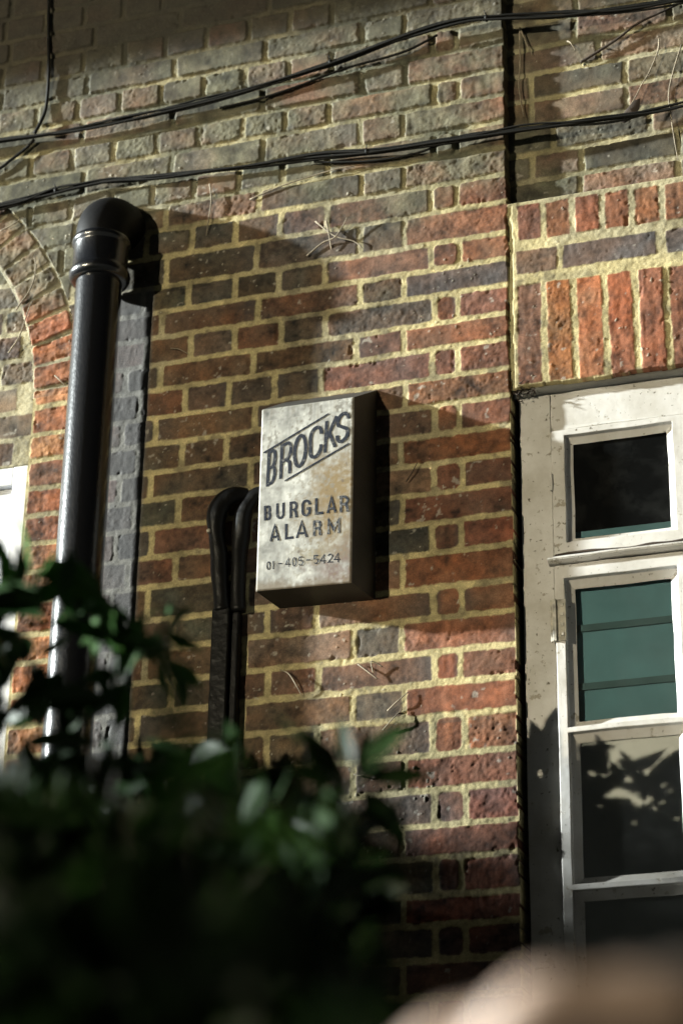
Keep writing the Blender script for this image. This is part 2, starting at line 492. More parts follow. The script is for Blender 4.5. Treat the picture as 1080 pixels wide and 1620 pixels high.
# repointed vertical fillet against the lintel
fil = (xq > 0) & (xq < 11) & (GZ > 2402) & (GZ < 2880)
H = np.where(fil, 5 + 2 * n_mid, H); COL[fil] = np.array([.40, .35, .19])
crk = (xq > -2) & (xq < 2.5) & (GZ > 2402) & (GZ < 2886)
H = np.where(crk & (fbm(GX * 0, GZ, 70, 77, 2) > -0.15), H + 9, H)
H = np.where(HOLE, 118.0, H)
COL[HOLE] = np.array([.012, .012, .012])

house = empty('brick_house', -500, 0, -EYE, 'old red and purple brick house wall with yellow mortar', 'house')
nxg, nzg = GX.shape
V = np.stack([GX, H, GZ], -1)
# let the exposed arrises wander a little
V[..., 0] -= np.where(np.abs(GX) < 40, edge_j * 0.0, 0)
V = V.reshape(-1, 3); CC = np.concatenate([COL, np.ones(COL.shape[:2] + (1,))], -1).reshape(-1, 4)
idx = np.arange(nxg * nzg).reshape(nxg, nzg)
q = np.stack([idx[:-1, :-1], idx[1:, :-1], idx[1:, 1:], idx[:-1, 1:]], -1)
qr = REG[:-1, :-1]
hole_q = HOLE[:-1, :-1] & HOLE[1:, 1:]
qr = np.where(hole_q & (qr != 0), 9, qr)
wall_parts = [(0, 'wall'), (1, 'arch'), (2, 'arch_infill'), (3, 'lintel'), (4, 'recessed_wall')]
for r, nm in wall_parts:
    f = q[qr == r].reshape(-1, 4)
    used = np.unique(f); remap = np.full(len(V), -1, np.int64); remap[used] = np.arange(len(used))
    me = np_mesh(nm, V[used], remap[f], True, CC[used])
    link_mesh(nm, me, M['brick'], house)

# ---------------------------------------------------------------- small mesh helpers
def add_box(bm, x0, x1, y0, y1, z0, z1):
    vs = [bm.verts.new(P(x, y, z)) for x in (x0, x1) for y in (y0, y1) for z in (z0, z1)]
    for f in [(0, 1, 3, 2), (4, 6, 7, 5), (0, 4, 5, 1), (2, 3, 7, 6), (0, 2, 6, 4), (1, 5, 7, 3)]:
        bm.faces.new([vs[i] for i in f])
    return vs

def bevel_all(bm, w, seg=2):
    bmesh.ops.bevel(bm, geom=list(bm.edges), offset=w / 1000.0, segments=seg, affect='EDGES', profile=0.5)

def box_part(name, dims, m, parent, bev=1.5):
    bm = bmesh.new(); add_box(bm, *dims)
    bmesh.ops.recalc_face_normals(bm, faces=bm.faces)
    if bev: bevel_all(bm, bev)
    return from_bm(name, bm, m, parent)

def catmull(pts, n=8):
    p = [np.array(a, float) for a in pts]
    p = [2 * p[0] - p[1]] + p + [2 * p[-1] - p[-2]]
    out = []
    for i in range(1, len(p) - 2):
        for t in np.linspace(0, 1, n, endpoint=False):
            a, b, c, d = p[i - 1], p[i], p[i + 1], p[i + 2]
            out.append(0.5 * (2 * b + (c - a) * t + (2 * a - 5 * b + 4 * c - d) * t * t + (3 * b - a - 3 * c + d) * t ** 3))
    out.append(p[-2])
    return np.array(out)

def tube(pts, rads, sides=8, flat=1.0, cap=True):
    """verts, quad faces of a tube swept along pts (mm). flat squashes the Y radius."""
    pts = np.asarray(pts, float); n = len(pts)
    rads = np.broadcast_to(np.asarray(rads, float), (n,))
    V, F = [], []
    tg = np.gradient(pts, axis=0); tg /= np.linalg.norm(tg, axis=1)[:, None] + 1e-9
    up = np.array([0, -1.0, 0])
    if abs(tg[0] @ up) > 0.9: up = np.array([1.0, 0, 0])
    for i in range(n):
        s = np.cross(tg[i], up); s /= np.linalg.norm(s) + 1e-9
        u = np.cross(s, tg[i]); up = u
        for j in range(sides):
            a = 2 * math.pi * j / sides
            V.append(pts[i] + rads[i] * (math.cos(a) * s + flat * math.sin(a) * u))
    for i in range(n - 1):
        for j in range(sides):
            k = (j + 1) % sides
            F.append((i * sides + j, i * sides + k, (i + 1) * sides + k, (i + 1) * sides + j))
    if cap:
        for base in (0, (n - 1) * sides):
            c = len(V); V.append(pts[0] if base == 0 else pts[-1])
            for j in range(0, sides):
                k = (j + 1) % sides
                F.append((c, base + k, base + j, c) if base == 0 else (c, base + j, base + k, c))
    return V, F

class Mesh:
    def __init__(s): s.V = []; s.F = []
    def add(s, V, F):
        o = len(s.V); s.V += [np.asarray(v) for v in V]
        s.F += [tuple(dict.fromkeys(i + o for i in f)) for f in F]
    def build(s, name, m, parent=None, smooth=True):
        me = bpy.data.meshes.new(name)
        me.from_pydata([P(*v) for v in s.V], [], s.F)
        me.update()
        if smooth: me.polygons.foreach_set('use_smooth', np.full(len(me.polygons), True))
        return link_mesh(name, me, m, parent)

def lathe(name, prof, cx, cy, m, parent, sides=48):
    """prof: list of (radius, z) from bottom to top, axis vertical at (cx, cy)."""
    me = Mesh(); V = []; F = []
    for r, z in prof:
        for j in range(sides):
            a = 2 * math.pi * j / sides
            V.append((cx + r * math.cos(a), cy + r * math.sin(a), z))
    for i in range(len(prof) - 1):
        for j in range(sides):
            k = (j + 1) % sides
            F.append((i * sides + j, i * sides + k, (i + 1) * sides + k, (i + 1) * sides + j))
    me.add(V, F)
    return me.build(name, m, parent)

# ---------------------------------------------------------------- right window
M['panel_white'] = M['panel']
def ring_tile(bm, o, i, yf, yr, inset, yg):
    """one glazed opening: flat face from rect o to rect i at yf, rebate back to yr, putty slope in by inset to yg."""
    def rect(r, y): 
        x0, x1, z0, z1 = r
        return [bm.verts.new(P(x, y, z)) for x, z in ((x0, z0), (x1, z0), (x1, z1), (x0, z1))]
    loops = [rect(o, yf), rect(i, yf), rect(i, yr), rect((i[0] + inset, i[1] - inset, i[2] + inset, i[3] - inset), yg)]
    for a, b in zip(loops[:-1], loops[1:]):
        for k in range(4):
            n = (k + 1) % 4
            bm.faces.new([a[k], a[n], b[n], b[k]])

def wobble(o, amp=1.0, cuts=0, seed=3):
    n = len(o.data.vertices)
    co = np.empty(n * 3, np.float32); o.data.vertices.foreach_get('co', co); co = co.reshape(-1, 3)
    x = co[:, 0] * 1000.0; z = co[:, 2] * 1000.0
    co[:, 1] += amp / 1000.0 * vnoise(x, z, 60, seed)
    co[:, 0] += amp / 1000.0 * vnoise(x, z, 45, seed + 1); co[:, 2] += amp / 1000.0 * vnoise(x, z, 45, seed + 2)
    o.data.vertices.foreach_set('co', co.ravel())

def sash(name, parent, openings, outer, yf, yr, inset, yg, yb, m):
    """openings: list of (tile rect, opening rect); outer rect gives the side faces."""
    bm = bmesh.new()
    for o, i in openings: ring_tile(bm, o, i, yf, yr, inset, yg)
    bmesh.ops.remove_doubles(bm, verts=bm.verts, dist=0.00005)
    be = [e for e in bm.edges if e.is_boundary and all(abs(v.co.y - yf / 1000) < 1e-6 for v in e.verts)]
    r = bmesh.ops.extrude_edge_only(bm, edges=be)
    for v in r['geom']:
        if isinstance(v, bmesh.types.BMVert): v.co.y = yb / 1000.0
    bmesh.ops.recalc_face_normals(bm, faces=bm.faces)
    sharp = [e for e in bm.edges if len(e.link_faces) == 2 and e.calc_face_angle(0) > 0.4]
    bmesh.ops.bevel(bm, geom=sharp, offset=0.0016, segments=2, affect='EDGES', profile=0.5)
    bmesh.ops.subdivide_edges(bm, edges=[e for e in bm.edges if e.calc_length() > 0.05], cuts=6, use_grid_fill=True)
    o = from_bm(name, bm, m, parent)
    wobble(o, 2.2)
    return o

win = None
bm = bmesh.new()
add_box(bm, 13, 83, 29, 105, 920, 2399)                         # stile
add_box(bm, 83.4, 709, 29, 105, 2296, 2399)                     # head
add_box(bm, 640.6, 709, 29, 105, 920, 2295.6)                   # far stile
bmesh.ops.recalc_face_normals(bm, faces=bm.faces)
bevel_all(bm, 2.5)
bmesh.ops.subdivide_edges(bm, edges=[e for e in bm.edges if e.calc_length() > 0.09], cuts=10)
win = from_bm('casement_window', bm, M['paint'], house)
wobble(win, 2.5, seed=9)
tl = sash('top_light', win, [((84, 365, 1996, 2295), (113, 351, 2024, 2281)), ((365, 640, 1996, 2295), (380, 620, 2024, 2281))],
          None, 24, 37, 15, 45, 95, M['paint'])
cs = sash('casement', win, [((84, 358, 1598, 1970), (105, 347, 1604, 1939)), ((84, 358, 1264, 1598), (105, 347, 1270, 1592)),
                            ((84, 358, 930, 1264), (105, 347, 940, 1258)),
                            ((358, 640, 1598, 1970), (372, 620, 1604, 1939)), ((358, 640, 1264, 1598), (372, 620, 1270, 1592)),
                            ((358, 640, 930, 1264), (372, 620, 940, 1258))],
          None, 20, 34, 18, 45, 95, M['paint'])
# a thin plate frame lies on the casement bars' lower edges: drip mould
bm = bmesh.new()
prof = [(29, 1994), (12, 1989), (2, 1983), (3, 1979), (14, 1973), (29, 1972)]
for xx in (73, 650):
    for y, z in prof: bm.verts.new(P(xx, y, z))
bm.verts.ensure_lookup_table(); n = len(prof)
for k in range(n):
    bm.faces.new([bm.verts[k], bm.verts[(k + 1) % n], bm.verts[n + (k + 1) % n], bm.verts[n + k]])
bm.faces.new([bm.verts[k] for k in range(n)][::-1]); bm.faces.new([bm.verts[n + k] for k in range(n)])
bmesh.ops.recalc_face_normals(bm, faces=bm.faces)
bmesh.ops.bevel(bm, geom=list(bm.edges), offset=0.0015, segments=2, affect='EDGES')
bmesh.ops.subdivide_edges(bm, edges=[e for e in bm.edges if e.calc_length() > 0.2], cuts=24)
dm = from_bm('drip_moulding', bm, M['paint'], win); wobble(dm, 3.0, seed=21)
me = Mesh(); V, F = tube(catmull([(86, 23, 1996), (160, 22, 1997), (240, 23, 1995), (330, 22, 1997), (520, 23, 1996), (640, 23, 1996)], 14), 3.2, 6); me.add(V, F)  # dark bead standing in for the dirt line above the drip moulding
wobble(me.build('sealant_or_dirt_standin', M['dark_stem'], win), 6, seed=37)
def pane(x0, x1, z0, z1, y=46.0):
    bm = bmesh.new()
    bm.faces.new([bm.verts.new(P(x, y, z)) for x, z in ((x0, z0), (x1, z0), (x1, z1), (x0, z1))])
    return from_bm('pane', bm, M['glass'], win)
for r in [(110, 354, 2021, 2284), (377, 623, 2021, 2284), (108, 350, 1605, 1942), (369, 623, 1605, 1942),
          (108, 350, 1275, 1592), (369, 623, 1275, 1592), (108, 350, 937, 1257), (369, 623, 937, 1257)]:
    pane(*r)
# hinge on the casement stile
bm = bmesh.new()
add_box(bm, 74, 108, 16.5, 20.5, 1795, 1890); add_box(bm, 80, 88, 11.5, 16.4, 1795, 1890)
for zz in (1810, 1832, 1855, 1876):
    add_box(bm, 95, 103, 14.5, 16.4, zz - 4, zz + 4)
bmesh.ops.recalc_face_normals(bm, faces=bm.faces); bevel_all(bm, 1.2)
from_bm('hinge', bm, M['hinge'], win)
bm = bmesh.new(); add_box(bm, 79, 86, 20, 28, 2150, 2190); bmesh.ops.recalc_face_normals(bm, faces=bm.faces); bevel_all(bm, 1.5)
from_bm('hinge', bm, M['paint'], win)
# sealant fillet along the head
me = Mesh(); V, F = tube(catmull([(4, 25, 2396), (60, 24, 2397), (150, 25, 2399), (260, 24, 2398), (500, 25, 2398), (706, 25, 2398)], 12), 9.5, 8); me.add(V, F)
sl = me.build('sealant_or_dirt_standin', M['lead'], win); wobble(sl, 5, seed=31)
# blind and panel behind the panes
bl = box_part('blind', (90, 640, 62, 66, 1602, 2062), M['blind'], win, 0.5)
for zz in (1835, 1703):
    box_part('slat', (90, 640, 57, 61, zz - 8, zz + 8), M['dark_teal'], bl, 1)
box_part('panel', (100, 640, 50, 54, 1266, 1597), M['panel'], win, 0.5)
box_part('panel', (100, 640, 50, 54, 935, 1262), M['panel'], win, 0.5)
tag(bl, 'teal blind hanging behind the upper casement pane')
# ---------------------------------------------------------------- left window
bm = bmesh.new()
add_box(bm, -1216, JAMB - 3, 12, 70, 900, 2385)
add_box(bm, -1700, -1216.4, 14, 70, 2338, 2385)
bmesh.ops.recalc_face_normals(bm, faces=bm.faces); bevel_all(bm, 3)
lw = from_bm('sash_window', bm, M['bright_paint'], house)
bm = bmesh.new()
add_box(bm, -1262, -1217, 30, 66, 900, 2337); add_box(bm, -1700, -1262.4, 30, 66, 2286, 2337)
bmesh.ops.recalc_face_normals(bm, faces=bm.faces); bevel_all(bm, 3)
from_bm('sash', bm, M['bright_paint'], lw)
bm = bmesh.new(); bm.faces.new([bm.verts.new(P(x, 50, z)) for x, z in ((-1700, 900), (-1263, 900), (-1263, 2285), (-1700, 2285))])
from_bm('pane', bm, M['glass'], lw)
box_part('curtain', (-1700, -1240, 78, 82, 900, 2330), M['bright_paint'], lw, 0.5)

# ---------------------------------------------------------------- eaves high above the frame: throw the shadow over the top courses
bm = bmesh.new()
add_box(bm, -9000, 2500, -640, 0, 4180, 4330)
bmesh.ops.recalc_face_normals(bm, faces=bm.faces)
from_bm('eaves', bm, M['eaves'], house)

# ---------------------------------------------------------------- alarm box
box = empty('alarm_box', -440, -50, 1935, 'weathered pale metal alarm box lettered BROCKS BURGLAR ALARM on the brick wall', 'alarm box')
FTL, FTR, FBR, FBL = (-549, 2383), (-331, 2382), (-331, 1932), (-549, 1938)
YF = -100.0
def face_pt(u, v, y=YF):
    x = (FTL[0] * (1 - u) + FTR[0] * u) * v + (FBL[0] * (1 - u) + FBR[0] * u) * (1 - v)
    z = (FTL[1] * (1 - u) + FTR[1] * u) * v + (FBL[1] * (1 - u) + FBR[1] * u) * (1 - v)
    return np.array([x, y, z])
# front sheet, finely divided for the rust and grime
nu, nv = 110, 224
uu, vv = np.meshgrid(np.linspace(0, 1, nu), np.linspace(0, 1, nv), indexing='ij')
fx = uu * 218; fz = vv * 450
fy = YF + 0.3 * fbm(fx, fz, 90, 201, 3)
ed = np.minimum(np.minimum(uu, 1 - uu) * 218, np.minimum(vv, 1 - vv) * 450)
fy += 3.0 * np.clip(1 - ed / 4.0, 0, 1) ** 2
pos = np.stack([(FTL[0] * (1 - uu) + FTR[0] * uu) * vv + (FBL[0] * (1 - uu) + FBR[0] * uu) * (1 - vv), fy,
                (FTL[1] * (1 - uu) + FTR[1] * uu) * vv + (FBL[1] * (1 - uu) + FBR[1] * uu) * (1 - vv)], -1)
n1 = fbm(fx, fz, 60, 203, 5, .6); n2 = fbm(fx, fz, 18, 205, 4, .6); n3 = fbm(fx, fz, 7, 207, 3, .6)
base = np.array([.42, .42, .39]) * (1 + .55 * n1 + .5 * n2)[..., None]
def stain(cu, cv, ru, rv, amp, k=0.9):
    d = np.hypot((uu - cu) / ru, (vv - cv) / rv) + k * n1 + 0.7 * n2
    return amp * np.clip((1.25 - d) / 1.5, 0, 1) * (1.15 + 1.3 * n2 + 1.1 * n3)
def blend(b, m, c):
    m = np.clip(m, 0, 1)[..., None]
    return b * (1 - m) + np.array(c) * m
stv = fbm(fx, fz * .13, 11, 211, 4, .6)
base = base * (1 + .45 * stv)[..., None]
base = blend(base, np.clip(.8 * sstep(.12, .5, stv + .5 * n3) * (0.35 + .6 * sstep(.35, .9, vv)), 0, 1), (.17, .16, .135))
base = blend(base, stain(.86, .52, .44, .24, .9), (.27, .20, .105))
base = blend(base, stain(.72, .33, .34, .16, .8), (.25, .185, .10))
base = blend(base, stain(.95, .05, .5, .14, .85), (.20, .145, .125))
base = blend(base, stain(.55, .17, .25, .05, .6), (.30, .25, .14))
base = blend(base, sstep(.055, .0, vv + .05 * n1 + .03 * n2) * .75, (.20, .16, .11))
base = blend(base, sstep(.02, .0, 1 - vv + .01 * n2) * .5, (.25, .24, .2))
base = blend(base, sstep(.04, .0, np.minimum(uu, 1 - uu) + .03 * n2) * .35, (.28, .25, .2))
for cu, cv, rr in [(.73, .505, .018), (.93, .63, .030), (.90, .54, .024), (.86, .72, .014), (.45, .19, .02), (.20, .85, .02), (.44, .90, .022)]:
    d = np.hypot((uu - cu) * 218, (vv - cv) * 450) / (rr * 218)
    base = blend(base, .75 * sstep(1.2, .3, d + 1.2 * n3 + .8 * n2), (.13, .10, .075))
spk = sstep(.36, .5, n3 + .5 * n1) * (0.25 + .75 * sstep(.3, .8, uu + .6 * n1) * sstep(.75, .45, vv))
base = blend(base, .6 * spk, (.22, .18, .11))
top = sstep(.80, 1.0, vv) * sstep(.1, .45, n2 + .4 * n3)
for cx_, w_, l_ in [(.10, .02, .30), (.34, .03, .22), (.62, .025, .35), (.81, .03, .5), (.93, .02, .42)]:
    run = sstep(w_, w_ * .2, np.abs(uu - cx_ + .03 * n1)) * sstep(1 - l_, 1.0, vv) * (.5 + n2)
    base = blend(base, np.clip(.45 * run, 0, 1), (.20, .165, .115))
base = blend(base, .55 * top, (.20, .19, .17))
ii = np.arange(nu * nv).reshape(nu, nv)
fq = np.stack([ii[:-1, :-1], ii[1:, :-1], ii[1:, 1:], ii[:-1, 1:]], -1).reshape(-1, 4)
cc = np.concatenate([np.clip(base, .01, 1), np.ones(base.shape[:2] + (1,))], -1).reshape(-1, 4)
me = np_mesh('front_cover', pos.reshape(-1, 3), fq, True, cc)
fc = link_mesh('front_cover', me, M['plate'], box)
# casing: sloped top, sides, underside; their shade put into a near-black paint
M['casing'] = simple('shaded_casing', (0.045, 0.042, 0.036), 0.6, 120, 0.3, 0.001, var=0.35, vscale=14)
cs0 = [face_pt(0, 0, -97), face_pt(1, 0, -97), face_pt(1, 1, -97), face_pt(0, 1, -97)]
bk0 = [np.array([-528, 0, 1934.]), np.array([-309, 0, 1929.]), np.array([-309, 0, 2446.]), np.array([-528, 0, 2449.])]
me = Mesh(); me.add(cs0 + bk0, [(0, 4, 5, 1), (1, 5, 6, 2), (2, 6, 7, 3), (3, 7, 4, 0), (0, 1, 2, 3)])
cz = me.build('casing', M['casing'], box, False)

# lettering as ribbons of paint standing 0.4 mm proud of the sheet
def arc(cx, cy, rx, ry, a0, a1, n=9):
    return [(cx + rx * math.cos(math.radians(a)), cy + ry * math.sin(math.radians(a))) for a in np.linspace(a0, a1, n)]
def glyph(ch, w):
    ex, ey = w[0] / 2, w[1] / 2                                 # half stroke in cell units
    L, R_, B_, T_ = ex, 1 - ex, ey, 1 - ey
    m = 0.5
    if ch == 'B': return [[(L, 0), (L, 1)], [(L, T_)] + arc(.55, (T_ + m) / 2, R_ - .55 - .03, (T_ - m) / 2, 90, -90) + [(L, m)],
                          [(L, m)] + arc(.52, (B_ + m) / 2, R_ - .52, (m - B_) / 2, 90, -90) + [(L, B_)]]
    if ch == 'R': return [[(L, 0), (L, 1)], [(L, T_)] + arc(.55, (T_ + .48) / 2, R_ - .55, (T_ - .48) / 2, 90, -90) + [(L, .48)],
                          [(.52, .48), (R_ - .06, .34), (R_, 0)]]
    if ch in 'O0': return [arc(.5, .5, .5 - ex, .5 - ey, 90, 450, 33)]
    if ch == 'C': return [[(R_, .66)] + arc(.5, .70, .5 - ex, .3 - ey, 15, 180, 13) + arc(.5, .30, .5 - ex, .3 - ey, 180, 345, 13) + [(R_, .34)]]
    if ch == 'G': return [[(R_, .68)] + arc(.5, .70, .5 - ex, .3 - ey, 15, 180, 13) + arc(.5, .30, .5 - ex, .3 - ey, 180, 360, 15) + [(R_, .46), (.52, .46)]]
    if ch == 'K': return [[(L, 0), (L, 1)], [(R_ + .02, 1), (L + ex * .6, .42)], [(.40, .56), (R_ + .03, 0)]]
    if ch == 'S': return [[(R_ - .01, .70)] + arc(.5, .745, .5 - ex, .255 - ey, 0, 215, 14) + [(.5, .51)] + arc(.5, .262, .5 - ex, .262 - ey, 35, -180, 14) + [(L, .33)]]
    if ch == 'U': return [[(L, 1)] + arc(.5, .32, .5 - ex, .32 - ey, 180, 360, 15) + [(R_, 1)]]
    if ch == 'L': return [[(L, 1), (L, B_), (1, B_)]]
    if ch == 'A': return [[(ex * .8, 0), (.5, 1 - ey * .3), (1 - ex * .8, 0)], [(.22, .27), (.78, .27)]]
    if ch == 'M': return [[(L, 0), (L, 1 - ey * .5), (.5, .25), (R_, 1 - ey * .5), (R_, 0)]]
    if ch == '1': return [[(.5, 0), (.5, 1)]]
    if ch == '4': return [[(.74, 0), (.74, 1 - ey * .4), (L * .6, .30), (1, .30)]]
    if ch == '5': return [[(R_, T_), (L + .04, T_), (L, .56)] + arc(.48, .33, .52 - ex, .33 - ey, 115, -150, 15)]
    if ch == '2': return [arc(.5, .70, .5 - ex, .30 - ey, 170, -25, 13) + [(L, B_), (1, B_)]]
    if ch == '-': return [[(0, .5), (1, .5)]]
lay = [0]
def ribbon(mesh, pts, wmm):
    p = [np.array(a, float) for a in pts]
    q_ = [p[0]]
    for a in p[1:]:
        if np.hypot(*(a - q_[-1])) > 0.15: q_.append(a)
    p = q_; n = len(p); L_, R2 = [], []
    closed = np.hypot(*(p[0] - p[-1])) < 0.4
    if closed: p[-1] = p[0]
    for i in range(n):
        if closed and i in (0, n - 1): d0 = p[-1] - p[-2]; d1 = p[1] - p[0]
        else: d0 = p[i] - p[i - 1] if i else p[1] - p[0]; d1 = p[i + 1] - p[i] if i < n - 1 else p[-1] - p[-2]
        d0 = d0 / np.hypot(*d0); d1 = d1 / np.hypot(*d1)
        n0 = np.array([-d0[1], d0[0]]); n1_ = np.array([-d1[1], d1[0]])
        b = n0 + n1_; b /= np.hypot(*b) + 1e-9
        s = 1 / max(0.45, float(b @ n0))
        L_.append(p[i] + b * wmm / 2 * s); R2.append(p[i] - b * wmm / 2 * s)
    y = YF - 0.5 - 0.04 * lay[0]; lay[0] += 1
    if lay[0] > 14: lay[0] = 0
    V = []
    for a, b in zip(L_, R2): V += [(a[0], y, a[1]), (b[0], y, b[1])]
    F = [(2 * i, 2 * i + 1, 2 * i + 3, 2 * i + 2) for i in range(n - 1)]
    mesh.add(V, F)
def cell_text(mesh, ch, quad, wmm):
    """quad: BL, BR, TR, TL in (u, v) of the front sheet."""
    c = [face_pt(*a)[[0, 2]] for a in quad]
    W = np.hypot(*(c[1] - c[0])); Hh = np.hypot(*(c[3] - c[0]))
    for st in glyph(ch, (wmm / W, wmm / Hh)):
        pts = [(c[0] * (1 - x) + c[1] * x) * (1 - y) + (c[3] * (1 - x) + c[2] * x) * y for x, y in st]
        ribbon(mesh, pts, wmm)
def uv(zx, zy):
    """place on the sheet measured in the sheet's own skewed rectangle."""
    TL, TR, BR, BL = map(np.array, ((130., 182.), (690., 106.), (675., 1240.), (95., 1290.)))
    u, v = .5, .5
    for _ in range(20):
        p = (BL * (1 - u) + BR * u) * (1 - v) + (TL * (1 - u) + TR * u) * v
        du = (BR - BL) * (1 - v) + (TR - TL) * v; dv = (TL * (1 - u) + TR * u) - (BL * (1 - u) + BR * u)
        st = np.linalg.solve(np.array([du, dv]).T, np.array([zx, zy]) - p)
        u += st[0]; v += st[1]
    return u, v
def q4(x0, x1, yb0, yb1, yt0, yt1, lean=0):
    return [uv(x0, yb0), uv(x1, yb1), uv(x1 + lean, yt1), uv(x0 + lean, yt0)]

def m_ink(name, fade):
    m, nt, b = mat(name)
    tc = N(nt, 'ShaderNodeTexCoord')
    n = N(nt, 'ShaderNodeTexNoise', Scale=120.0, Detail=6.0, Roughness=0.7)
    nt.links.new(tc.outputs['Object'], n.inputs['Vector'])
    r = N(nt, 'ShaderNodeValToRGB')
    r.color_ramp.elements[0].position = 0.56 - 0.16 * fade; r.color_ramp.elements[0].color = (.026, .031, .044, 1)
    r.color_ramp.elements[1].position = 0.85 - 0.22 * fade; r.color_ramp.elements[1].color = (.34, .33, .30, 1)
    nt.links.new(n.outputs['Fac'], r.inputs['Fac']); nt.links.new(r.outputs['Color'], b.inputs['Base Color'])
    b.inputs['Roughness'].default_value = 0.7; b.inputs['Specular IOR Level'].default_value = 0.15
    return m
M['ink'] = m_ink('navy_lettering', 0.15); M['ink_faded'] = m_ink('faded_lettering', 0.75)
t1 = Mesh()
def yb(x): return 672 - (x - 155) * (672 - 372) / 507.0          # sloping foot line of the big word
def yt(x): return 452 - (x - 160) * (452 - 190) / 495.0
for ch, a, b in [('B', 158, 218), ('R', 238, 312), ('O', 320, 408), ('C', 416, 502), ('K', 508, 584), ('S', 580, 662)]:
    cell_text(t1, ch, q4(a, b, yb(a), yb(b), yt(a) - 2, yt(b) - 2, 10 if ch in 'BRK' else 4), 7.6 if ch in 'BRK' else 8.4)
ribbon(t1, [face_pt(*uv(143, 458))[[0, 2]], face_pt(*uv(540, 214))[[0, 2]]], 4.0)
ribbon(t1, [face_pt(*uv(272, 632))[[0, 2]], face_pt(*uv(662, 402))[[0, 2]]], 4.0)
w1 = t1.build('lettering', M['ink'], box, False)
t2 = Mesh(); t3 = Mesh()
for ch, a, b, bo, to in [('B', 146, 192, 873, 783), ('U', 220, 273, 866, 768), ('R', 302, 352, 858, 758), ('G', 374, 432, 850, 748), ('L', 456, 506, 838, 738), ('A', 527, 584, 830, 730)]:
    cell_text(t2, ch, q4(a, b, bo, bo - 6, to, to - 6), 6.0 if ch != 'A' else 5.2)
cell_text(t3, 'R', q4(605, 660, 825, 818, 724, 720), 6.0)
for ch, a, b, bo, to in [('A', 181, 244, 998, 903), ('L', 274, 327, 987, 893), ('A', 341, 412, 978, 880)]:
    cell_text(t2, ch, q4(a, b, bo, bo - 7, to, to - 7), 6.0 if ch != 'A' else 5.4)
cell_text(t3, 'R', q4(444, 496, 966, 960, 872, 866), 6.0); cell_text(t3, 'M', q4(530, 609, 956, 948, 864, 860), 6.0)
t2.build('lettering', M['ink'], box, False); t3.build('lettering', M['ink_faded'], box, False)
t4 = Mesh()
for ch, a, b, bo, to in [('0', 162, 188, 1167, 1117), ('1', 196, 212, 1163, 1115), ('-', 232, 257, 1150, 1110), ('4', 276, 306, 1150, 1097), ('0', 318, 347, 1147, 1093),
                         ('5', 358, 386, 1143, 1089), ('-', 404, 431, 1128, 1090), ('5', 449, 478, 1133, 1080), ('4', 488, 521, 1130, 1076), ('2', 533, 565, 1124, 1072), ('4', 570, 606, 1122, 1068)]:
    cell_text(t4, ch, q4(a, b, bo, bo - 2, to, to - 2), 2.3)
t4.build('lettering', M['ink'], box, False)

# ---------------------------------------------------------------- soil pipe
pipe = empty('drainpipe', -982, -77, -EYE, 'glossy black cast iron soil pipe with an elbow into the brick wall', 'drainpipe')
PX, PY, PR = -982.0, -80.0, 55.0
prof = [(PR, z) for z in np.linspace(-1590, 2800, 90)]
lathe('pipe', prof, PX, PY, M['pipe'], pipe)
sock = [(55.5, 2796), (63, 2797), (69, 2801), (72.5, 2808), (73.5, 2815), (72, 2822), (68, 2828), (66, 2834), (66, 2888), (67, 2893), (70, 2897), (71.5, 2903), (70.5, 2909), (67, 2913), (60, 2914), (57, 2914)]
lathe('collar', sock, PX, PY, M['pipe'], pipe)
path = [(PX, PY, z) for z in np.linspace(2896, 2908, 3)]
rb = 84.0
for a in np.linspace(0, 90, 16)[1:]:
    t = math.radians(a); path.append((PX, PY + rb - rb * math.cos(t), 2908 + rb * math.sin(t)))
path.append((PX, PY + rb + 16, 2908 + rb))
me = Mesh()
# the inside of the tight bend is pinched so that it does not fold over itself
pp = np.array(path); V, F = tube(pp, np.interp(np.linspace(0, 1, len(pp)), [0, .12, .5, 1], [61, 62, 70, 76]), 40, cap=False)
V = [np.array(v) for v in V]
for i, v in enumerate(V): pass
M['elbow'] = simple('dull_black_paint', (0.006, 0.006, 0.007), 0.6, 60, 0.3, 0.002, spec=0.2)
me.add(V, F); me.build('elbow', M['elbow'], pipe)
# ---------------------------------------------------------------- cables
def bundle(name, label, pts, strands, r, amp, seed, ties=()):
    rnd = random.Random(seed)
    root = empty(name, *pts[len(pts) // 2], label, 'cable', 'cables strung across the wall')
    base = catmull(pts, 10)
    n = len(base); s = np.linspace(0, 1, n)
    for k in range(strands):
        ph = rnd.uniform(0, 6.28); fq_ = rnd.uniform(2, 5); ph2 = rnd.uniform(0, 6.28)
        a = 2 * math.pi * k / strands
        o = np.zeros((n, 3))
        o[:, 2] = r * 1.25 * math.sin(a) + amp * np.sin(ph + fq_ * 6.28 * s) + amp * .5 * np.sin(ph2 + fq_ * 15 * s)
        o[:, 1] = r * 1.25 * math.cos(a) + 1.5 * np.sin(ph2 + fq_ * 5 * s)
        me = Mesh(); V, F = tube(base + o, rnd.uniform(.75, 1.1) * r, 8); me.add(V, F); me.build('cable', M['cable'], root)
    for t in ties:
        i = int(t * (n - 1)); c = base[i]; d = base[min(i + 1, n - 1)] - base[max(i - 1, 0)]; d /= np.linalg.norm(d)
        me = Mesh(); V, F = tube([c - d * 4, c - d * 2, c + d * 2, c + d * 4], [r * 2.1, r * 2.7, r * 2.7, r * 2.1], 10); me.add(V, F)
        tail = rnd.uniform(-1, 1)
        V, F = tube([c + np.array([0, -r * 2, r * 2]), c + np.array([tail * 4, -r * 2.5, r * 2 + 12])], [1.6, 1.0], 6); me.add(V, F)
        me.build('cable_tie', M['cable'], root)
    return root
